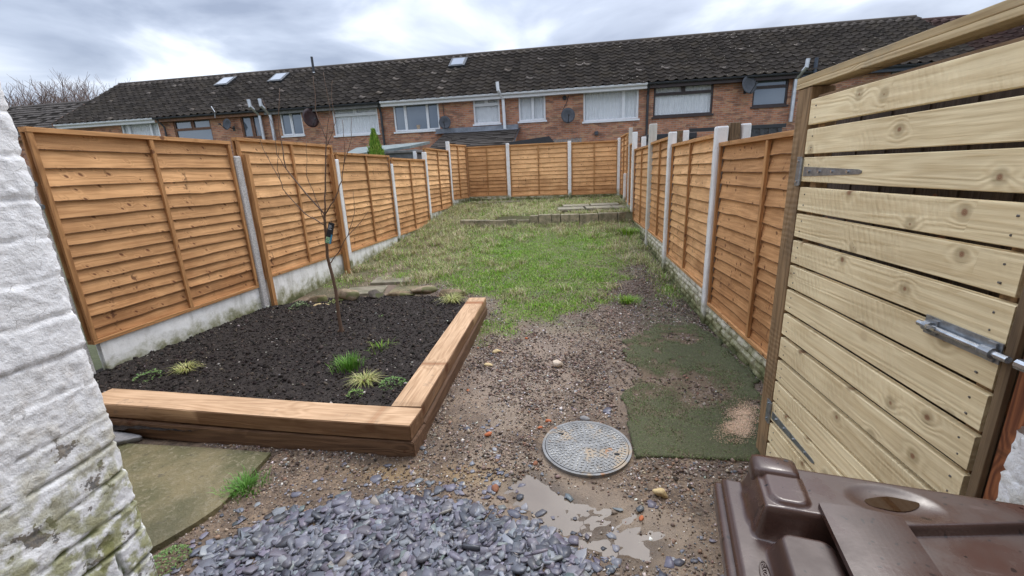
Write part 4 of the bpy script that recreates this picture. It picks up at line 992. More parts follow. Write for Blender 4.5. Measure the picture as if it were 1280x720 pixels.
mb = MB(); mb.box(1.10, 2.175, -.1, 1.20, 2.285, 1.905, .004); o = mb.build('gate_post', 'gpost'); tag(o, 'rough brown timber gate post on the hinge side', 'gate post')
root = empty('gate_lintel', 'pale double timber beam running over the gate', 'beam', (1.095, 2.30, 1.9), R(-90))
mb = MB(); mb.box(0, 0, .008, 1.75, .095, .030, .003, bid=2); mb.build('lower_board', 'beam', root)
mb = MB(); mb.box(-.01, .006, .032, 1.75, .10, .058, .003, bid=5); mb.build('upper_board', 'beam', root)
mb = MB(); mb.box(1.108, .93, -.1, 1.21, 1.086, 1.9, .004); o = mb.build('gate_post', 'redpost'); tag(o, 'wet red brown timber post on the bolt side of the gate', 'gate post')
mb = MB(); mb.box(1.100, 1.02, 1.085, 1.107, 1.075, 1.135, .001); mb.tube([(1.083, 1.066, 1.105), (1.083, 1.035, 1.105)], .014, 10); mb.box(1.085, 1.035, 1.10, 1.104, 1.062, 1.11, .001); o = mb.build('bolt_receiver', 'zinc_b'); tag(o, 'small zinc bolt receiver fixed on the red brown post', 'bolt keep')
# dark fence and passage wall seen through the gate gaps
root = empty('closeboard_fence', 'dark close boarded timber fence glimpsed through the gate gaps', 'fence', (1.42, 2.85, -.1), R(-90))
mb = MB()
for i in range(30): mb.box(.0+i*.1, (i % 2)*.008, .0, .0+i*.1+.104, .02+(i % 2)*.008, 1.97, 0, bid=i*.7)
mb.build('boards', 'shedwood', root)

# ---------------------------------------------------------------- white painted stone walls
def wallmat():
    g = NG('painted_stone'); geo = g.n('ShaderNodeNewGeometry').outputs['Position']
    jt = g.attr('joint'); fl = g.attr('flake'); x, y, z = g.xyz(geo)
    n = g.noise(geo, 5, 6, .65); n2 = g.noise(geo, 38, 5, .7); n3 = g.noise(geo, 14, 4, .6)
    c = g.mix(g.ss(n, .4, .7, 0, .35), (.90,.90,.90), (.78,.77,.75))
    low = g.ss(z, 1.35, .45)
    c = g.mix(g.math('MULTIPLY', g.ss(n3, .44, .70, 0, .75), low), c, (.56,.48,.37))
    c = g.mix(g.math('MULTIPLY', g.ss(jt, .2, .9, 0, .55), g.ss(z, 1.5, .5)), c, (.36,.33,.29))
    c = g.mix(g.math('MULTIPLY', g.ss(n2, .54, .72, 0, .6), g.math('MULTIPLY_ADD', low, .8, .15)), c, (.34,.29,.22))
    fcol = g.mix(g.ss(n2, .4, .6), (.15,.145,.14), (.26,.22,.17))
    fn = g.math('ADD', g.noise(geo, 11, 5, .65), g.math('MULTIPLY', fl, .10))
    fm = g.math('MULTIPLY', g.ss(fn, .61, .622), g.ss(z, 1.15, .75))
    edge = g.math('MULTIPLY', g.ss(fn, .565, .61), g.ss(z, 1.15, .75))
    c = g.mix(g.math('MULTIPLY', edge, .3), c, (.50,.46,.40))
    c = g.mix(g.math('MULTIPLY', fm, .9), c, fcol)
    crk = g.vor(g.map(geo, (1, 1, 1.5)), 16, 'DISTANCE_TO_EDGE')
    c = g.mix(g.math('MULTIPLY', g.ss(crk, .03, .0), g.ss(n3, .5, .62, 0, .55)), c, (.25,.22,.19))
    gm = g.math('MULTIPLY', g.ss(z, 1.0, .35), g.ss(n3, .42, .56))
    c = g.mix(g.math('MULTIPLY', gm, .75), c, (.30,.31,.10))
    mj = g.math('MULTIPLY', jt, g.math('MULTIPLY', g.ss(z, .9, .45), g.ss(n, .38, .46)))
    c = g.mix(mj, c, (.085,.11,.018))
    return g.done(c, .78, g.bump(g.math('ADD', g.math('MULTIPLY', n2, 1.0), g.math('MULTIPLY', n3, .8)), .9, .008), .3)
M['wall'] = wallmat()
def stone_wall(name, label, path, ztop, step=.012, seed=0.0, normal_out=1, amp=1.0, H0=.122):
    """path: xy polyline; the visible side is on the right-hand side of travel"""
    P = [Vector(p) for p in path]; S = []; pos = []; nr = []
    for i in range(len(P)-1):
        L = (P[i+1]-P[i]).length; k = int(L/step); d = (P[i+1]-P[i]).normalized()
        for j in range(k): pos.append(P[i]+d*(L*j/k)); nr.append(Vector((d.y, -d.x)))
    pos.append(P[-1]); nr.append(nr[-1])
    nr2 = []
    for i in range(len(nr)):
        s_ = Vector((0, 0))
        for j in range(-2, 3): s_ += nr[min(max(i+j, 0), len(nr)-1)]
        nr2.append(s_.normalized())
    pos = np.array(pos); nr = np.array(nr2); s = np.concatenate([[0], np.cumsum(np.hypot(*np.diff(pos, axis=0).T))])
    zs = np.arange(-.1, ztop+.001, step); Sg, Z = np.meshgrid(s, zs, indexing='ij')
    ss_ = Sg.ravel()+seed; z = Z.ravel()
    zz = z+(fbm(ss_*1.9, z*1.9, 3)-.5)*.035+(fbm(ss_*14, z*14, 2)-.5)*.012
    row = np.floor(zz/H0); fz = zz/H0-row
    ln = .27+.07*np.sin(row*3.7); sx = ss_+row*.17+(fbm(ss_*3, z*3+9, 2)-.5)*.05; col = np.floor(sx/ln); fx = sx/ln-col
    dz = np.minimum(fz, 1-fz)*H0; dx = np.minimum(fx, 1-fx)*ln
    lowk = sst(z, .95, .3)
    jh = sst(dz, .010, .003)*sst(fbm(ss_*2.3+7, row*3.1, 2), .25, .45); jv = sst(dx, .009, .001)*(.10+.9*sst(z, .5, .25))
    lip = np.exp(-((dz-.015)/.006)**2)*(fbm(ss_*7, z*3, 2)-.2)
    joint = np.maximum(jh, jv)
    bul = (vn(col*13.1+.5, row*7.7+.5)-.5)*.010
    d = -.013*joint*(.5+.8*lowk) + .003*lip + bul*amp + (fbm(ss_*2.2, z*2.2, 2)-.5)*.006*amp
    wx = ss_*17+3.5*fbm(ss_*8, z*8, 2); wz = z*14+3.5*fbm(ss_*8+20, z*8, 2)
    rid = 1-np.abs(2*fbm(wx, wz, 3)-1); d += np.clip(rid-.80, 0, 1)*.020*(amp*.5+.5)
    d += (fbm(ss_*24+wx, z*26+wz, 3)-.5)*.008
    fl = sst(fbm(ss_*7.5+31, z*10+3, 4), .60, .66)*sst(z, 1.15, .6)*.95
    d -= fl*.004
    V = np.stack([np.repeat(pos[:, 0], len(zs))+np.repeat(nr[:, 0], len(zs))*d, np.repeat(pos[:, 1], len(zs))+np.repeat(nr[:, 1], len(zs))*d, z], 1)
    Fc = grid(len(s), len(zs))
    top = [tuple(i*len(zs)+len(zs)-1 for i in range(len(s)-1, -1, -1))]
    o = npmesh(name, V, Fc, 'wall', None, True, {'joint': joint, 'flake': fl})
    return tag(o, label, 'wall')
stone_wall('stone_wall', 'white painted rough stone wall at the left edge, mossy and flaking near the ground', [(-1.59,-1.6),(-1.59,1.155),(-1.598,1.182),(-1.63,1.198),(-1.70,1.20),(-2.3,1.2),(-2.3,-1.6),(-1.65,-1.6)], 3.4, .009, 3.3)
stone_wall('stone_wall', 'jagged white painted stone wall end beside the red brown post', [(1.7,1.03),(1.09,1.03),(1.065,1.015),(1.055,.98),(1.05,-1.2),(1.8,-1.2),(1.8,.9)], .965, .010, 8.1, 1, 1.8)
M['gutter0'] = plain('dark_stub', (.10,.11,.12), .5)
for z_, l_ in ((1.63, 'upper of two small dark pipe stubs at the edge of the white wall'), (1.56, 'lower of two small dark pipe stubs at the edge of the white wall')):
    mb = MB(); mb.tube([(-1.64,1.185,z_),(-1.607,1.198,z_-.004)], .008, 10); o = mb.build('pipe_stub', 'gutter0'); tag(o, l_, 'pipe')

# ---------------------------------------------------------------- wheelie bin
M['bin'] = None
g = NG('brown_plastic'); co = g.coord(); n = g.noise(co, 9, 5, .6); n2 = g.noise(co, 220, 2)
co2 = g.comb(g.xyz(co)[0], g.xyz(co)[1], 0.0); dots = g.ss(g.vor(g.vmath('ADD', co2, g.vmath('MULTIPLY', g.noise(co2, 12, 3, out='Color'), (.06, .06, 0))), 42, dim='2D'), .12, .07); sel = g.ss(g.xyz(g.vor(co2, 42, out='Color', dim='2D'))[0], .74, .76)
c = g.mix(g.ss(n, .3, .7), (.078,.041,.031), (.046,.023,.017)); c = g.mix(g.ss(g.noise(g.map(co, (1,6,1), rot=(0,0,R(30))), 12, 4, .7), .62, .7, 0, .25), c, (.17,.12,.11))
c = g.mix(g.math('MULTIPLY', dots, sel), c, (.02,.010,.008))
wh = g.ss(g.noise(g.map(co, (1, 1, 1), (2.3, .6, 0)), 13, 4, .7), .735, .76); c = g.mix(wh, c, (.65,.65,.66))
g.done(c, g.math('MULTIPLY_ADD', g.ss(n, .3, .7), .30, .16), g.bump(g.math('ADD', g.math('MULTIPLY', n2, .4), g.math('MULTIPLY', n, 2)), .06, .003), .5); M['bin'] = g.m
BZ = 1.05
wb = empty('wheelie_bin', 'dark brown plastic wheelie bin with a wet moulded lid in the foreground', 'bin', (.285, .70, 0), R(-13))
# local x to the right along the hinge side, local y negative towards the camera
def rbox(u, v, u0, v0, u1, v1, r):
    cx, cy = (u0+u1)/2, (v0+v1)/2; qx = np.abs(u-cx)-(u1-u0)/2+r; qy = np.abs(v-cy)-(v1-v0)/2+r
    return np.hypot(np.maximum(qx, 0), np.maximum(qy, 0))+np.minimum(np.maximum(qx, qy), 0)-r
us = np.arange(0, .5801, .0025); vs = np.arange(0, .7201, .0025); U, Vv = np.meshgrid(us, vs, indexing='ij'); u, v = U.ravel(), Vv.ravel()
def lid_h(u, v):
    z = np.zeros_like(u)
    back = sst(rbox(u, v, .03, .004, .62, .118-.05*0, .03) + .055*sst(u, .22, .36)*0, .008, -.012)
    lipv = np.interp(u, [.0, .12, .22, .30, .40, .58], [.132, .128, .118, .092, .058, .04])
    back = sst(u, .028, .046)*sst(v, .002, .016)*sst(lipv-v, -.004, .012)
    z = np.maximum(z, .050*back)
    bump = sst(rbox(u, v, .026, .006, .132, .138, .045), .004, -.032); z = np.maximum(z, .056*bump)
    right = sst(u, .20, .215)*sst(v, .0, .02)*.036; z = np.maximum(z, right)
    pan = sst(rbox(u, v, .050, .142, .128, .80, .022), .009, -.010); z = np.maximum(z, .034*pan)
    z = z - .0045*sst(((u-.222)/.052)**2+((v-.060)/.031)**2, 1.5, .2)
    z = z - .006*sst(np.minimum(np.minimum(u, .58-u), np.minimum(v, .72-v)), .008, 0)
    return z
zz = lid_h(u, v); n0 = len(u)
Vt = np.stack([u, -v, BZ+zz], 1); Fc = grid(len(us), len(vs))[:, ::-1]
nu, nv = len(us), len(vs); ringi = [i*nv for i in range(nu)]+[(nu-1)*nv+j for j in range(1, nv)]+[i*nv+nv-1 for i in range(nu-2, -1, -1)]+[j for j in range(nv-2, 0, -1)]
low_ = Vt[ringi].copy(); low_[:, 2] = BZ-.035; Vt = np.vstack([Vt, low_]); m_ = len(ringi)
sk = np.array([(ringi[i], ringi[(i+1) % m_], n0+(i+1) % m_, n0+i) for i in range(m_)])
lid = npmesh('lid', Vt, np.vstack([Fc, sk]), 'bin', wb, True)
# raised hinge lug with a hole
mb = MB(); mb.box(.038, -.052, BZ+.02, .108, .000, BZ+.061, .013); mb.build('hinge_lug', 'bin', wb, True)
mb = MB(); mb.prism([(.092+.0035*math.cos(t*PI/6), -.014+.0025*math.sin(t*PI/6)) for t in range(12)], BZ+.0611, BZ+.0614); mb.build('lug_hole', 'black', wb)
# wide strap that lies over the middle
def strap():
    ns, nw = 40, 14; V = []
    for i in range(ns):
        t = i/(ns-1); v_ = .100+t*.60
        for j in range(nw):
            q = j/(nw-1); u_ = .116+.100*q+.012*t; hgt = .060-.004*t-.003*(2*q-1)**2
            V.append((u_, -v_, BZ+hgt))
    n_ = len(V); V += [(a, b, c-.009) for a, b, c in V]; F_ = [tuple(f) for f in grid(ns, nw)]; F_ += [tuple(i+n_ for i in f[::-1]) for f in grid(ns, nw)]
    rg = [i*nw for i in range(ns)]+[(ns-1)*nw+j for j in range(1, nw)]+[i*nw+nw-1 for i in range(ns-2, -1, -1)]+[j for j in range(nw-2, 0, -1)]
    F_ += [(rg[i], rg[(i+1) % len(rg)], rg[(i+1) % len(rg)]+n_, rg[i]+n_) for i in range(len(rg))]
    npmesh('lid_strap', V, F_, 'bin', wb, False)
strap()
# water lying in the dish of the lid
g = NG('brown_rainwater'); g.done((.035,.016,.008), .03, None, .5); M['rain'] = g.m
mb = MB(); mb.prism([(.222+.036*math.cos(t*PI/12)*(1+.07*math.sin(t*PI/4)), -.060+.0165*math.sin(t*PI/12+.5)*(1+.09*math.sin(t*PI/3+1))) for t in range(24)], BZ+.043, BZ+.0468); mb.build('rain_puddle', 'rain', wb)
# body with rim
mb = MB(); mb.box(-.012, -.70, BZ-.045, .60, .006, BZ-.016, .007); mb.box(-.004, -.71, BZ-.075, .59, .005, BZ-.04, .008)
mb.build('rim', 'bin', wb, True)
mb = MB(); V = [(.02,-.69,BZ-.06),(.56,-.69,BZ-.06),(.56,-.02,BZ-.06),(.02,-.02,BZ-.06),(.07,-.60,.06),(.51,-.60,.06),(.51,-.10,.06),(.07,-.10,.06)]
mb.add(V, [(0,1,2,3),(7,6,5,4),(4,5,1,0),(5,6,2,1),(6,7,3,2),(7,4,0,3)]); mb.build('body', 'bin', wb)
for sx in (.045, .535):
    mb = MB(); mb.tube([(sx-.02, -.02, .1), (sx+.02, -.02, .1)], .1, 24); mb.build('wheel', 'black', wb)
# embossed oval badge with its lettering, along the left flange of the lid
mb = MB(); cx, cy = .034, -.200
pts_ = [(cx+.0065*math.cos(t*PI/16), cy+.024*math.sin(t*PI/16)) for t in range(33)]
mb.tube([(a, b, BZ+.0015) for a, b in pts_], .0007, 6, False); badge = mb.build('badge', 'bin', wb)
cu = bpy.data.curves.new('lettering', 'FONT'); cu.body = 'ELKOPLAST'; cu.size = .0078; cu.extrude = .0008; cu.align_x = 'CENTER'; cu.align_y = 'CENTER'
tmp = bpy.data.objects.new('tmp', cu); C.objects.link(tmp); bpy.context.view_layer.update()
me = bpy.data.meshes.new_from_object(tmp.evaluated_get(bpy.context.evaluated_depsgraph_get())); bpy.data.objects.remove(tmp)
M['emboss'] = plain('embossed_plastic', (.12,.075,.066), .35, .1); me.materials.append(M['emboss'])
lt = bpy.data.objects.new('lettering', me); C.objects.link(lt); lt.parent = badge; lt.location = (cx, cy, BZ+.001); lt.rotation_euler = (0, 0, R(-90))

# ---------------------------------------------------------------- unseen house wall, added to shade surfaces facing the camera
hh = empty('unseen_house', 'unseen house wall added behind the viewpoint to shade the near garden', 'house', (0, -.9, 0))
mb = MB(); mb.box(-6, -6, -.1, 6, 0, 5.8); mb.build('wall', plain('rendered_wall', (.45,.40,.35), .8), hh)

# ---------------------------------------------------------------- sapling
g = NG('sapling_bark'); co = g.coord(); n = g.noise(g.map(co, (1,1,4)), 30, 4)
g.done(g.mix(n, (.20,.125,.08), (.10,.062,.042)), .65, g.bump(n, .5, .002), .4); M['bark'] = g.m
sap = empty('sapling', 'bare young fruit tree with thin upright branches planted in the dark bed', 'sapling', (-2.24, 3.90, .09))
def jit(pts, a=.008):
    out_ = []
    for i in range(len(pts)-1):
        A, B = Vector(pts[i]), Vector(pts[i+1])
        for k in range(4): out_.append(A.lerp(B, k/4)+Vector([random.uniform(-a, a)*(k > 0) for _ in range(3)]))
    out_.append(Vector(pts[-1])); return out_
mb = MB(); tp = jit([(0,0,-.05),(.0,0,.15),(.01,-.0,.45),(-.005,-.03,.8),(.05,-.08,1.1),(.075,-.1,1.22)], .003)
mb.tube(tp, [.019-.008*i/(len(tp)-1) for i in range(len(tp))], 10)
mb.tube([(0,0,.05),(-.05,-.01,-.02)], [.012,.008], 8); mb.tube([(0,0,.06),(.03,.02,-.02)], [.012,.008], 8)
mb.build('trunk', 'bark', sap, True)
def br(pts, r0, twigs=()):
    mb = MB(); p = jit(pts, .006); mb.tube(p, [r0*(1-.72*i/(len(p)-1)) for i in range(len(p))], 6)
    for tw in twigs: q = jit(tw, .004); mb.tube(q, [.0034*(1-.5*i/(len(q)-1)) for i in range(len(q))], 5)
    mb.build('branch', 'bark', sap, True)
f = (.075,-.1,1.2)
br([f, (-.05,-.12,1.38), (-.2,-.14,1.62), (-.20,-.15,1.95), (-.12,-.16,2.28)], .008, [[(-.2,-.14,1.62),(-.26,-.15,1.75),(-.24,-.15,1.95),(-.30,-.15,2.2)]])
br([f, (.14,-.12,1.5), (.22,-.14,1.85), (.16,-.14,2.1), (.19,-.15,2.36)], .008, [[(.22,-.14,1.8),(.32,-.12,2.0),(.31,-.12,2.2),(.34,-.12,2.32)], [(.22,-.14,1.85),(.30,-.15,2.1),(.29,-.16,2.38)]])
br([(.06,-.09,1.1), (-.12,-.1,1.22), (-.28,-.12,1.45), (-.30,-.12,1.62), (-.24,-.13,1.8)], .006, [[(-.28,-.12,1.5),(-.4,-.12,1.8),(-.43,-.12,2.0)]])
br([f, (.2,-.14,1.32), (.32,-.16,1.5), (.38,-.16,1.72), (.40,-.16,2.0)], .0065, [[(.35,-.16,1.62),(.46,-.16,1.85),(.48,-.16,2.02)]])
br([(-.0,-.03,.72), (.12,-.05,.83), (.26,-.08,1.0), (.42,-.1,1.13), (.50,-.1,1.22)], .0055, [[(.26,-.08,1.0),(.36,-.08,1.22),(.37,-.08,1.4)]])
br([(.055,-.08,1.12), (.02,-.09,1.3), (-.04,-.1,1.55), (.01,-.1,1.85)], .005)
# plant label hanging from the trunk
pc = empty('plant_label', 'black hanging plant label with green and blue lower end on the sapling', 'plant label', (-2.14, 3.80, 1.13), R(8))
pc.rotation_euler = (0, R(18), R(8))
M['lab_black'] = plain('label_black', (.018,.02,.025), .3, .1); M['lab_green'] = plain('label_green', (.05,.30,.16), .4, .3, 60, col2=(.45,.6,.35)); M['lab_blue'] = plain('label_blue', (.06,.33,.52), .35, .15); M['white'] = plain('white_print', (.75,.75,.75), .5, .05)
mb = MB(); mb.box(-.028, -.001, -.11, .028, .001, .09, .0008); mb.tube([(0,0,.09),(-.012,-.01,.12),(-.01,.02,.13)], .0015, 6); mb.build('tag_card', 'lab_black', pc)
mb = MB(); mb.box(-.026, -.004, -.108, .012, -.0015, -.05, 0); mb.build('picture', 'lab_green', pc)
mb = MB(); mb.box(.013, -.004, -.108, .027, -.0015, -.02, 0); mb.build('blue_band', 'lab_blue', pc)
mb = MB()
for k in range(4): mb.box(-.020, -.004, .062-.012*k, .004+.006*(k % 2), -.0015, .065-.012*k, 0)
mb.build('printed_lines', 'white', pc)

# ---------------------------------------------------------------- conifer behind the left fence
con = empty('conifer', 'small bright green cone shaped conifer rising behind the left fence', 'tree', (-4.22, 10.0, .35))
mb = MB(); mb.tube([(0,0,0),(0,0,1.9)], [.05,.01], 8); mb.build('trunk', 'bark', con)
n = 9000; t = rng.random(n)**.8; h_ = .15+t*2.12; rad = .40*np.clip(1-(h_/2.3)**1.9, .02, 1)
a = rng.uniform(0, 2*PI, n); rr = rad*(.55+.5*rng.random(n))*(1+.18*np.sin(a*5+h_*9)); c0 = np.stack([rr*np.cos(a), rr*np.sin(a), h_], 1)
up = np.stack([np.cos(a)*.35, np.sin(a)*.35, np.ones(n)], 1)+rng.normal(0, .18, (n, 3)); sd_ = np.stack([-np.sin(a), np.cos(a), np.zeros(n)], 1)+rng.normal(0, .4, (n, 3))
s_ = rng.uniform(.03, .07, n)[:, None]; V = np.stack([c0-sd_*s_*.3, c0+sd_*s_*.3, c0+up*s_*1.3], 1).reshape(-1, 3)
npmesh('crown', V, np.arange(3*n).reshape(-1, 3), 'blade', con, cols={'tint': np.repeat(pick([(.15,.30,.035),(.22,.38,.05),(.11,.21,.03),(.32,.45,.08)], n), 3, 0)})

# ---------------------------------------------------------------- terraces
TH = math.atan2(-.03, 1.0); P0 = (3.44, 19.0)
def HW(u, v=0.0): return (P0[0]+u*math.cos(TH)-v*math.sin(TH)*1, P0[1]+u*math.sin(TH)+v*math.cos(TH))
g = NG('red_brown_brick'); co = g.coord(); x, y, z = g.xyz(co); bt = g.n('ShaderNodeTexBrick')
g.link(g.comb(x, z, 0.0), bt.inputs['Vector']); bt.inputs['Scale'].default_value = 1.0; bt.inputs['Brick Width'].default_value = .225; bt.inputs['Row Height'].default_value = .076
bt.inputs['Mortar Size'].default_value = .009; bt.inputs['Color1'].default_value = (.52,.225,.125,1); bt.inputs['Color2'].default_value = (.30,.125,.075,1); bt.inputs['Mortar'].default_value = (.36,.29,.23,1)
bt.inputs['Bias'].default_value = -.1
n = g.noise(co, 1.2, 4, .6); n2 = g.vor(g.map(g.comb(x, 0.0, z), (4.44, 1, 13.16)), 1.0, out='Color')
c = g.mix(g.ss(n, .35, .7, 0, .35), bt.outputs['Color'], (.21,.12,.08)); c = g.mix(g.math('MULTIPLY', g.ss(g.xyz(n2)[0], .75, .8), .45), c, (.52,.33,.19)); c = g.mix(g.math('MULTIPLY', g.ss(g.xyz(n2)[1], .8, .85), .5), c, (.12,.075,.06))
g.done(c, .85, g.bump(bt.outputs['Fac'], -.4, .01), .2); M['brick'] = g.m
def tilemat(name, a, b, moss=(.22,.17,.11)):
    g = NG(name); co = g.coord(); tid = g.attr('tid'); w = g.n('ShaderNodeTexWhiteNoise'); w.noise_dimensions = '1D'; g.link(tid, w.inputs['W'])
    n = g.noise(co, 1.6, 5, .65); n2 = g.noise(co, 13, 4, .7)
    c = g.mix(w.outputs['Value'], a, b); c = g.mix(g.ss(n, .45, .7, 0, .5), c, moss); c = g.mix(g.ss(n2, .58, .75, 0, .6), c, tuple(m*1.2 for m in moss))
    c = g.mix(g.ss(g.math('ADD', n2, g.math('MULTIPLY', w.outputs['Value'], .2)), .84, .94, 0, .15), c, (.20,.18,.14))
    return g.done(c, .88, g.bump(n2, .5, .01), .2)
M['tile'] = tilemat('dark_roof_tile', (.135,.112,.094), (.060,.050,.043), (.145,.115,.082)); M['tile2'] = tilemat('red_brown_tile', (.115,.066,.056), (.065,.04,.036), (.12,.08,.06)); M['tile3'] = tilemat('flat_brown_tile', (.085,.072,.062), (.065,.055,.047), (.09,.075,.06))
M['pvc'] = plain('white_pvc', (.78,.79,.80), .4, .04); M['pvc_brown'] = plain('brown_frame', (.19,.085,.04), .5, .15); M['pvc_dark'] = plain('dark_brown_frame', (.045,.028,.026), .45, .1); M['gutter'] = plain('dark_gutter', (.03,.032,.036), .4, .1); M['grey_fascia'] = plain('grey_fascia', (.22,.215,.205), .7, .2)
M['timber_fascia'] = plain('orange_brown_fascia', (.24,.11,.05), .6, .2); M['lead'] = plain('lead_flashing', (.26,.28,.31), .5, .2, 4); M['flue'] = plain('silver_flue', (.60,.62,.64), .3, .1, 6, 0, .7)
M['curtain'] = plain('net_curtain', (.86,.87,.87), .9, .05, 6); M['dish_grey'] = plain('grey_dish', (.085,.09,.10), .6, .1, spec=.2); M['dish_red'] = plain('maroon_dish', (.055,.028,.028), .45, .1)
M['room'] = plain('dark_room', (.05,.055,.06), .8); M['bluefas'] = plain('dark_blue_fascia', (.05,.065,.09), .5)
g = NG('window_glass'); g.done((.16,.19,.23), .05, None, 1.0, .35); M['glass'] = g.m
g = NG('clear_glass'); g.b.inputs['Alpha'].default_value = .14; g.done((.55,.6,.65), .03, None, .8); M['clearglass'] = g.m

EZ, RZ, RY = 4.72, 7.13, 3.5
def roof_slope(name, u0, u1, y0, z0, y1, z1, mat, parent, back=False, tw=.33, rowh=.34, flat=False):
    """tiled slope from eaves (y0, z0) to ridge (y1, z1), local coordinates, real stepped courses"""
    L = math.hypot(y1-y0, z1-z0); nr = int(round(L/rowh)); nu = int((u1-u0)/tw); per = 6; U = np.linspace(u0, u1, nu*per+1)
    ph = ((U-u0)/((u1-u0)/nu)) % 1.0
    prof = (.034*np.cos(ph*2*PI)+.012*np.cos(ph*4*PI)) if not flat else .003*np.cos(ph*2*PI); dy, dz = (y1-y0)/L, (z1-z0)/L; ny, nz = -dz, dy
    if back: ny, nz = dz*1, -dy*-1
    rows = []; tid = []
    for r in range(nr):
        a = L*r/nr; b = L*(r+1)/nr
        jt = rng.normal(0, .006, nu+1)[np.minimum((np.arange(len(U))//per), nu)]
        E_ = .062 if not flat else .035
        for s_, e in ((a-.050, E_-.030), (a-.055, E_), (b, .010)):
            if r == nr-1 and s_ == b: s_ = b+.02
            k = prof*(1 if e > .0 else .8)+e+jt
            rows.append(np.stack([U, y0+dy*s_+ny*k, z0+dz*s_+nz*k], 1)); tid.append((np.minimum(np.arange(len(U))//per, nu-1)*.731+r*17.13+u0))
    V = np.concatenate(rows); n = len(U); F_ = []
    base = np.arange(n-1)
    for r in range(3*nr-1):
        F_.append(np.stack([base+r*n, base+1+r*n, base+1+(r+1)*n, base+(r+1)*n], 1))
    return npmesh(name, V, np.concatenate(F_), mat, parent, False, {'tid': np.concatenate(tid)})
def wall_with_holes(u0, u1, z0, z1, holes, parent, depth=.0, th=.25, mat='brick'):
    us = sorted({u0, u1} | {h[0] for h in holes} | {h[1] for h in holes}); zs = sorted({z0, z1} | {h[2] for h in holes} | {h[3] for h in holes}); mb = MB()
    for a, b in zip(us, us[1:]):
        run = None
        for c_, d_ in zip(zs, zs[1:]):
            um, zm = (a+b)/2, (c_+d_)/2
            if any(h[0] < um < h[1] and h[2] < zm < h[3] for h in holes): continue
            mb.add([(a, depth, c_), (b, depth, c_), (b, depth, d_), (a, depth, d_)], [(0,1,2,3)])
    for h in holes:
        a, b, c_, d_ = h; q = depth+.12
        mb.add([(a,depth,c_),(b,depth,c_),(b,q,c_),(a,q,c_),(a,depth,d_),(b,depth,d_),(b,q,d_),(a,q,d_)], [(3,2,1,0),(4,5,6,7),(3,0,4,7),(1,2,6,5)])
    mb.add([(u0,7.0,z0),(u1,7.0,z0),(u1,7.0,z1),(u0,7.0,z1),(u0,depth+.002,z0),(u1,depth+.002,z0),(u0,depth+.002,z1),(u1,depth+.002,z1)], [(1,0,3,2),(0,4,6,3),(5,1,2,7)])
    return mb.build('wall', mat, parent)
def window(parent, a, b, c_, d_, fm, layout, glass='glass', curtain=0, sill=True):
    """layout: list of (u0,u1,z0,z1,open) fractions of the opening, each a light"""
    W, H = b-a, d_-c_; mb = MB(); y0 = .035
    mb.box(a, y0, c_, b, y0+.07, c_+.065); mb.box(a, y0, d_-.065, b, y0+.07, d_); mb.box(a, y0+.001, c_+.065, a+.065, y0+.069, d_-.065); mb.box(b-.065, y0+.001, c_+.065, b, y0+.069, d_-.065)
    for (p, q, r_, s_, op) in layout:
        x0, x1, z0, z1 = a+p*W, a+q*W, c_+r_*H, c_+s_*H; w = .055 if op else .028; yy = y0-.012 if op else y0+.004
        if p > .01: mb.box(x0-.03, y0+.002, z0, x0+.03, y0+.068, z1)
        if r_ > .01: mb.box(x0, y0+.003, z0-.03, x1, y0+.067, z0+.03)
        if op:
            x0 += .02; x1 -= .02; z0 += .02; z1 -= .02
            mb.box(x0, yy, z0, x1, yy+.05, z0+w); mb.box(x0, yy, z1-w, x1, yy+.05, z1); mb.box(x0, yy+.001, z0+w, x0+w, yy+.049, z1-w); mb.box(x1-w, yy+.001, z0+w, x1, yy+.049, z1-w)
    fr = mb.build('window', fm, parent)
    mb = MB(); mb.box(a+.06, y0+.04, c_+.06, b-.06, y0+.046, d_-.06); mb.build('pane', 'clearglass' if curtain else 'glass', fr)
    if curtain:
        n = 60; V = []; top = d_-.06
        x0c = a+.03; x1c = b-.03
        for i in range(n):
            xx = x0c+(x1c-x0c)*i/(n-1); yy = y0+.11+.018*math.sin(i*1.9)+.008*math.sin(i*.7); V += [(xx, yy, c_+.02), (xx, yy, c_+(.97 if curtain == 1 else curtain)*H)]
        npmesh('curtain', V, [(2*i, 2*i+2, 2*i+3, 2*i+1) for i in range(n-1)], 'curtain', fr)
        mb = MB(); mb.box(a-.02, y0+.25, c_-.02, b+.02, y0+.26, d_+.02); mb.build('room_back', 'room', fr)
    if sill: mb = MB(); mb.box(a-.05, -.05, c_-.07, b+.05, .06, c_-.002); mb.build('sill', fm if fm != 'pvc' else 'pvc', fr)
def roofwin(parent, u, v, w=.62, l=.85, t=None):
    # v: distance up the slope from the eaves, local
    L = math.hypot(RY+.3, RZ-EZ); dy, dz = (RY+.3)/L, (RZ-EZ)/L
    mt = Matrix.Translation((u, -.3+dy*v, EZ+dz*v)) @ Matrix.Rotation(math.atan2(dz, dy), 4, 'X')
    mb = MB(); mb.box(-w/2-.08, -.06, .0, w/2+.08, l+.06, .135, .01, mt); fr = mb.build('roof_window', 'gutter', parent)
    mb = MB(); mb.box(-w/2+.03, .05, .12, w/2-.03, l-.05, .150, .004, mt); p = mb.build('pane', 'skylight', fr)
g = NG('bright_skylight'); g.done((.22,.245,.28), .15, None, .8, .1); M['skylight'] = g.m

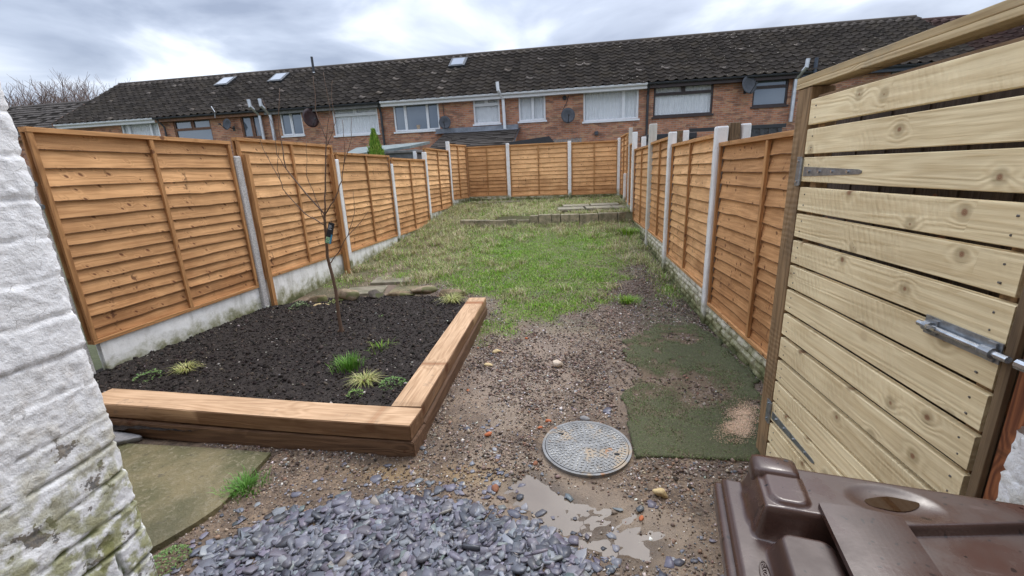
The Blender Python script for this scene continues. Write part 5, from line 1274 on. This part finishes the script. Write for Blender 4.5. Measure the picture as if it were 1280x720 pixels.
S3 = [(0,.27,0,1,1),(.27,.73,0,1,0),(.73,1,0,1,1)]
TL = [(0,.5,0,.66,0),(.5,1,0,.66,0),(0,.5,.66,1,0),(.5,1,.66,1,0)]
TOPL = [(0,1,0,.70,0),(0,.5,.70,1,1),(.5,1,.70,1,1)]
houses = [
 (-27.6,-22.15,'white fronted end house at the far left of the row','pvc','tile',[(-24.3,-22.25,3.75,4.68,'pvc',[(0,.2,0,1,1),(.2,.76,0,1,0),(.76,1,0,1,1)],1)]),
 (-22.15,-16.55,'house with brown window frames and two silver flue pipes','timber_fascia','tile',[(-21.45,-19.5,3.1,4.6,'pvc_brown',[(0,1,0,.7,0),(0,.5,.7,1,1),(.5,1,.7,1,1)],0),(-17.95,-16.85,3.62,4.62,'pvc_brown',[(0,.5,0,1,1),(.5,1,0,1,1)],0)]),
 (-16.55,-11.03,'house with the maroon satellite dish','grey_fascia','tile',[(-15.97,-14.90,3.62,4.66,'pvc',[(0,.5,0,1,1),(.5,1,0,1,0)],0),(-13.43,-11.32,3.50,4.66,'pvc',TOPL,1)]),
 (-11.03,-5.5,'middle house with a three light white window above the tiled lean-to','pvc','tile',[(-10.6,-8.55,3.50,4.66,'pvc',S3,0),(-7.05,-5.92,3.62,4.66,'pvc',TOPL,1)]),
 (-5.5,0,'house with a large white picture window right of the satellite dish','pvc','tile',[(-5.12,-4.0,3.62,4.66,'pvc',[(0,.5,0,1,0),(.5,1,0,1,1)],1),(-2.46,-.27,3.46,4.66,'pvc',[(0,.72,0,1,0),(.72,1,0,1,1)],1)]),  # large window's pale curtain stands in for sky reflected in its glass
 (0,5.6,'house with dark brown window frames and a net curtain','pvc_dark','tile',[(.3,2.55,3.48,4.64,'pvc_dark',TOPL,1),(4.0,5.26,3.64,4.64,'pvc_dark',[(0,1,0,.66,0),(0,1,.66,1,1)],0)]),
 (5.6,11.4,'house half hidden above the gate, with dark blue eaves','bluefas','tile',[(8.7,10.6,3.5,4.6,'pvc_dark',TOPL,1)]),
]
def make_house(u0, u1, label, fas, tile, wins, dz=0.0, v0=0.0, group='brick terraced houses across the end of the gardens'):
    px, py = HW(0, v0); root = empty('terraced_house', 'brick terraced '+label, 'house', (px, py, dz), TH, group)
    wall_with_holes(u0, u1, -.2, EZ+.02, [w[:4] for w in wins], root)
    roof_slope('roof', u0, u1, -.32, EZ+.02, RY, RZ, tile, root)
    rf = root.children[-1]
    V = [(u0, RY, RZ-.01), (u1, RY, RZ-.01), (u1, 7.4, EZ), (u0, 7.4, EZ)]
    npmesh('rear_roof', V, [(0,1,2,3)], tile, root, attrs={'tid': [0]*4})
    mb = MB(); mb.tube([(u0, RY, RZ+.02), (u1, RY, RZ+.02)], .09, 10); r_ = mb.build('ridge_tiles', tile, rf); 
    mb = MB(); mb.box(u0, -.24, EZ-.19, u1, -.215, EZ-.02); mb.box(u0, -.215, EZ-.19, u1, .0, EZ-.175); mb.build('fascia', fas, root)
    mb = MB(); mb.tube([(u0+.002, -.30, EZ-.03), (u1-.002, -.30, EZ-.03)], .055, 8); mb.build('gutter', 'gutter' if fas != 'pvc' else 'pvc', root)
    for w in wins: window(root, *w[:4], w[4], w[5], curtain=w[6])
    return root
H = [make_house(*h) for h in houses]
# verge board and hidden gable on the far left end
def gable(root, u, mat='brick'):
    mb = MB(); mb.add([(u, 0, EZ), (u, 7, EZ), (u, RY, RZ-.05)], [(0,2,1)]); mb.build('gable_end', mat, root)
gable(H[0], -27.58); mb = MB(); mb.add([(-27.66,-.35,EZ-.12),(-27.66,-.35,EZ+.08),(-27.66,RY,RZ+.05),(-27.66,RY,RZ-.15),(-27.60,-.35,EZ-.12),(-27.60,-.35,EZ+.08),(-27.60,RY,RZ+.05),(-27.60,RY,RZ-.15)], [(0,3,2,1),(4,5,6,7),(1,2,6,5),(0,1,5,4),(0,4,7,3)]); mb.build('verge_board', 'timber_fascia', H[0])
gable(H[6], 11.38)
make_house(11.4, 17.2, 'house with redder lower roof seen above the gate beam', 'gutter', 'tile2', [(12.2,14.0,3.5,4.6,'pvc',S3,0)], -.15)
make_house(17.2, 23, 'house at the far right end of the row, mostly behind the gate beam', 'gutter', 'tile2', [], -.15)
# roof windows
for hi, u, v in ((1, -20.4, 3.05), (1, -17.4, 3.0), (3, -8.2, 3.05)): roofwin(H[hi], u, v)
def on_house(hi): return H[hi]
# pipes
def pipe(name, mat, parent, pts, r): mb = MB(); mb.tube(pts, r, 10); return mb.build(name, mat, parent)
def flue(hi, u, ztop, zbot):
    return pipe('flue_pipe', 'flue', H[hi], [(u-.02, -.50, ztop), (u, -.50, ztop-.28), (u+.12, -.16, ztop-.62), (u+.12, -.14, zbot)], .075)
flue(1, -16.95, 5.15, 3.3); flue(2, -16.42, 5.15, 3.2)
pipe('flue_pipe', 'pvc', H[3], [(-5.90, -.45, 5.12), (-5.88, -.45, 4.82), (-5.74, -.13, 4.5), (-5.72, -.12, 3.35)], .065)
pipe('flue_pipe', 'flue', H[5], [(5.62, -.45, 5.12), (5.60, -.45, 4.85), (5.42, -.14, 4.5), (5.40, -.14, 3.0)], .075)
pipe('flue_pipe', 'bluefas', H[6], [(5.95, -.35, 5.15), (5.95, -.35, 4.6)], .06)
for hi, u in ((2, -11.12), (5, .06)): pipe('downpipe', 'gutter', H[hi], [(u, -.26, EZ-.08), (u, -.10, EZ-.4), (u, -.10, 0)], .05)
pipe('downpipe', 'gutter', H[1], [(-22.0, -.26, EZ-.08), (-21.85, -.1, EZ-.4), (-21.85, -.1, 0)], .04)
mb = MB(); mb.tube([(-15.75, 3.0, 6.4), (-15.75, 3.0, 6.85)], .07, 10); mb.tube([(-15.75, 3.0, 6.46), (-15.75, 3.0, 6.52)], [.22, .09], 12); p_ = mb.build('roof_flue', 'pvc', H[2])
mb = MB(); mb.tube([(-15.75, 3.0, 6.85), (-15.75, 3.0, 7.55)], .06, 10); mb.build('flue_tip', 'gutter', H[2]).parent = p_
# aerial stubs over the gutter
for hi, u in ((1, -18.9),): pipe('aerial', 'flue', H[hi], [(u, -.35, EZ-.2), (u+.05, -.35, EZ+.05), (u-.08, -.35, EZ+.3)], .016)
def dish(hi, u, z, yaw, mat, r=.30, tilt=22):
    root = empty('satellite_dish', {1:'grey satellite dish between the brown framed windows of the brown house',2:'dark maroon satellite dish seen nearly edge on beside the white windows',3:'grey satellite dish at the lower right corner of the three light window',4:'round grey satellite dish under the small vent on the wall beside the large white window',5:'grey satellite dish high under the eaves between the dark framed windows'}[hi], 'satellite dish', (*HW(u, -.38), z), TH, 'satellite dishes on the house walls')
    n = 24; V = [(0, .07, 0)]; Fc = []; MT = Matrix.Rotation(yaw, 4, 'Z') @ Matrix.Rotation(R(-tilt), 4, 'X')
    for k in (1, 2, 3):
        q = k/3
        for i in range(n): a = 2*PI*i/n; V.append((r*q*math.cos(a), .07-.09*q*q, r*1.08*q*math.sin(a)))
    for i in range(n):
        j = (i+1) % n; Fc.append((0, 1+j, 1+i))
        for k in (0, 1): Fc.append((1+k*n+i, 1+k*n+j, 1+(k+1)*n+j, 1+(k+1)*n+i))
    m_ = len(V); V2 = [(a, b+.012, c_) for a, b, c_ in V]; Fc += [tuple(i+m_ for i in f[::-1]) for f in Fc]
    Fc += [(1+2*n+i, 1+2*n+(i+1) % n, m_+1+2*n+(i+1) % n, m_+1+2*n+i) for i in range(n)]
    V = [MT @ Vector(v) for v in V+V2]; npmesh('reflector', V, Fc, mat, root, True)
    mb = MB(); a = MT @ Vector((0, -.02, -r)); b = MT @ Vector((0, -.36, -.10)); mb.tube([a, b], .013, 6); mb.box(-.035, -.05, -.03, .035, .05, .03, .005, Matrix.Translation(b)); mb.build('feed_arm', 'gutter', root)
    mb = MB(); mb.tube([MT @ Vector((0, .08, 0)), (0.0, .2, -.15), (0.0, .375, -.15)], .02, 8); mb.box(-.05, .365, -.25, .05, .385, -.05); mb.build('wall_bracket', 'gutter', root)
dish(1, -18.35, 4.22, R(-8), 'dish_grey', .23, 12); dish(2, -14.25, 4.25, R(62), 'dish_red', .37, 5); dish(3, -8.22, 3.72, R(8), 'dish_grey', .25, 12); dish(4, -3.08, 3.70, R(5), 'dish_grey', .28, 12); dish(5, 3.70, 4.38, R(20), 'dish_grey', .31, 14)
# round vent, wall lamp and cable
mb = MB(); mb.tube([(-3.22,-.05,4.42),(-3.22,.01,4.42)], .085, 14); mb.build('vent', 'black', H[4])
mb = MB(); mb.box(-2.0,-.14,2.92,-1.86,-.0,3.06,.01); mb.build('wall_lamp', 'dish_grey', H[4])
pipe('cable', 'gutter', H[4], [(-3.05,-.03,4.50),(-3.15,-.03,4.2),(-3.3,-.1,3.95)], .012)
pipe('cable', 'gutter', H[3], [(-8.35,-.03,4.62),(-8.33,-.03,4.0)], .012)
# window-sill things
mb = MB(); mb.tube([(-9.55,.13,3.56),(-9.55,.13,3.74)], [.08,.11], 10); o = mb.build('plant_pot', plain('pale_pot', (.5,.38,.27), .7)); o.parent = None; o.location = (*HW(0), 0); o.rotation_euler = (0,0,TH)
tag(o, 'small tan pot standing inside the three light window', 'plant pot')

# farther terrace on the left, lower
far = empty('terraced_house', 'distant lower brown tiled house row behind the white wall at far left', 'house', (*HW(0, 3.2), .0), TH)
roof_slope('roof', -62, -29.0, -.3, 4.75, 3.6, 7.2, 'tile3', far, flat=True)
mb = MB(); mb.box(-62, 0, 0, -29.1, 7, 4.72); mb.build('wall', 'brick', far)
mb = MB(); mb.add([(-62,3.6,7.19),(-29,3.6,7.19),(-29,7.2,4.7),(-62,7.2,4.7)], [(0,1,2,3)]); mb.build('rear_roof', plain('rear_tile', (.08,.06,.05)), far)
mb = MB(); mb.add([(-29.0,0,4.7),(-29.0,7,4.7),(-29.0,3.6,7.15)], [(0,1,2)]); mb.build('gable_end', 'brick', far)
mb = MB(); mb.box(-62, -.33, 4.55, -29, -.3, 4.72); mb.build('fascia', 'timber_fascia', far)
mb = MB(); mb.box(-32.0, -.2, 4.75, -30.2, .8, 5.05, .03); mb.build('white_dormer', 'pvc', far)

# ---------------------------------------------------------------- neighbours' extensions and sheds
ext = empty('lean_to', 'tiled lean-to extension with a lead flashing against the middle house', 'extension', (*HW(0), 0), TH)
roof_slope('roof', -8.35, -5.15, -2.35, 2.60, -.02, 3.34, 'tile3', ext, tw=.30, rowh=.27, flat=True)
mb = MB(); mb.add([(-8.75,-.06,3.36),(-5.15,-.06,3.36),(-5.15,-.06,3.52),(-8.75,-.06,3.52),(-8.75,-.3,3.30),(-5.15,-.3,3.30)], [(0,1,2,3),(4,5,1,0)]); mb.build('flashing', 'lead', ext)
mb = MB(); mb.box(-8.3,-2.2,0,-5.2,-.02,2.58); mb.add([(-8.28,-2.2,2.58),(-8.28,-.02,2.58),(-8.28,-.02,3.3)], [(0,1,2)]); mb.add([(-5.22,-2.2,2.58),(-5.22,-.02,2.58),(-5.22,-.02,3.3)], [(0,2,1)]); mb.build('wall', 'brick', ext)
mb = MB(); mb.add([(-5.15,-2.35,2.60),(-5.15,-.02,3.36),(-5.05,-.02,3.42),(-5.05,-2.35,2.66)], [(0,3,2,1)]); mb.box(-8.35,-2.40,2.5,-5.1,-2.35,2.62); mb.build('barge', 'gutter', ext)
fe = empty('flat_roof_extension', 'black felt edged low roof just right of the tiled lean-to', 'extension', (*HW(0), 0), TH)
mb = MB(); mb.add([(-5.25,-2.5,2.66),(-3.75,-2.5,2.80),(-3.55,-2.5,2.58),(-5.25,-2.5,2.50),(-5.25,-.1,2.66),(-3.75,-.1,2.80),(-3.55,-.1,2.58),(-5.25,-.1,2.50)], [(0,3,2,1),(4,5,6,7),(0,1,5,4),(1,2,6,5)]); mb.build('roof', 'gutter', fe)
mb = MB(); mb.box(-5.0,-2.4,0,-3.7,-.05,2.52); mb.build('wall', 'brick', fe)
pk = empty('picket_fence', 'grey picket tops showing above the far end fence', 'fence', (*HW(0, -3.2), 0), TH)
M['greywood'] = plain('grey_timber', (.30,.29,.27), .85, .25, 12)
for i in range(13):
    mb = MB(); x0 = -3.55+i*.075; mb.prism([(x0,0),(x0+.06,0),(x0+.06,.02),(x0,.02)], .6, 2.62+(.0 if i % 2 else .015)); mb.build('picket', 'greywood', pk)
mb = MB(); mb.box(-3.6,.022,2.2,-2.5,.05,2.28); mb.build('rail', 'greywood', pk)
M['shedroof'] = plain('green_grey_felt', (.20,.235,.225), .8, .15, 5); M['shedgrey'] = plain('grey_shed', (.16,.17,.18), .7, .2, 5)
sh = empty('shed', 'grey shed with a pale sloping felt roof behind the conifer', 'shed', (-5.0, 12.9, 0), 0)
mb = MB(); mb.add([(-1.1,-1.0,2.22),(.95,-1.0,2.40),(1.0,.8,2.62),(-1.4,.8,2.55),(-1.1,-1.0,2.16),(.95,-1.0,2.33),(1.0,.8,2.55),(-1.4,.8,2.48)], [(0,1,2,3),(7,6,5,4),(4,5,1,0),(5,6,2,1),(3,7,4,0)]); mb.build('roof', 'shedroof', sh)
mb = MB(); mb.box(-1.0,-.9,0,.85,.7,2.15); mb.build('walls', 'shedgrey', sh)
s2 = empty('shed', 'low grey garden shed roof edge just above the fourth left panel', 'shed', (-3.95, 11.2, 0), 0)
mb = MB(); mb.box(-.75,-.35,2.17,.42,.5,2.235,.01); mb.build('roof', 'grey_fascia', s2)
mb = MB(); mb.box(-.7,-.3,0,.38,.45,2.17); mb.build('walls', 'shedgrey', s2)
mb = MB(); mb.box(.33,-.37,1.9,.41,-.31,2.2,.004); mb.build('corner_trim', 'pvc', s2)
bf = empty('closeboard_fence', 'weathered grey board fence above the nearest right panel', 'fence', (2.2, 8.6, .2), R(0))
mb = MB()
for i in range(15): mb.box(.62+i*.075, (i % 2)*.01, 0, .62+i*.075+.07, .02, 1.98, 0)
mb.build('boards', 'greywood_dark' if 'greywood_dark' in M else plain('dark_grey_timber', (.085,.09,.095), .8, .3, 10), bf)
mb = MB(); mb.box(.15,-.01,1.96,1.8,.04,2.02); mb.build('capping', 'gutter', bf)
ns_ = empty('shed', 'small black roofed shed just behind the third and fourth right panels', 'shed', (2.35, 10.6, .0), 0)
mb = MB(); mb.box(-.45,-.4,2.14,.6,.5,2.26,.01); mb.build('roof', 'gutter', ns_); mb = MB(); mb.box(-.4,-.35,0,.55,.45,2.14); mb.build('walls', 'shedgrey', ns_)

# ---------------------------------------------------------------- bare trees on the skyline
g = NG('winter_twig'); g.done((.22,.17,.15), .9, None, .2); M['twig'] = g.m
def bare_tree(label, loc, Ht, seed, grp):
    rs = random.Random(seed); root = empty('bare_tree', label, 'tree', loc, 0, grp); tr = MB(); cr_ = MB()
    def grow(p, d, L, r, lvl):
        if lvl > 6: return
        r = max(r, .014)
        q = p; pts_ = [p]; rad = [r]; dd = d.copy()
        for k in range(3):
            dd = (dd+Vector((rs.uniform(-.18,.18), rs.uniform(-.18,.18), rs.uniform(-.02,.12)))).normalized(); q = q+dd*L/3; pts_.append(q); rad.append(r*(1-.12*(k+1)))
        (tr if lvl < 2 else cr_).tube(pts_, rad, 5 if lvl < 3 else 3, False)
        for k in range(4 if 0 < lvl < 3 else (2 if lvl > 4 else 3)):
            a = rs.uniform(0, 2*PI); s = rs.uniform(.35, .85); side = Vector((math.cos(a), math.sin(a), 0)); grow(pts_[rs.choice([2,3]) if k else 3], (dd+side*s+Vector((0,0,.15))).normalized(), L*rs.uniform(.62,.85), r*rs.uniform(.5,.68), lvl+1)
    grow(Vector((0,0,0)), Vector((0,0,1)), Ht*.27, Ht*.022, 0)
    tr.build('trunk', 'twig', root); cr_.build('crown', 'twig', root)
gt = 'bare winter trees above the far left roof'
bare_tree('slim bare tree nearest the roof gable on the skyline', (-46.8, 47, .8), 12.6, 22, gt)
bare_tree('bare tree between the farthest left one and the tallest', (-55.4, 47, .8), 12.9, 31, gt)
bare_tree('tallest bare winter tree above the low left roof', (-52.5, 45, .8), 15.2, 4, gt)
bare_tree('thinner bare tree right of the tallest one, just left of the roof gable', (-49.2, 46, .8), 14.4, 9, gt)
bare_tree('low bare tree farthest left above the distant roof', (-57.5, 48, .8), 12.2, 15, gt)

if scn.render.engine == 'CYCLES': pass
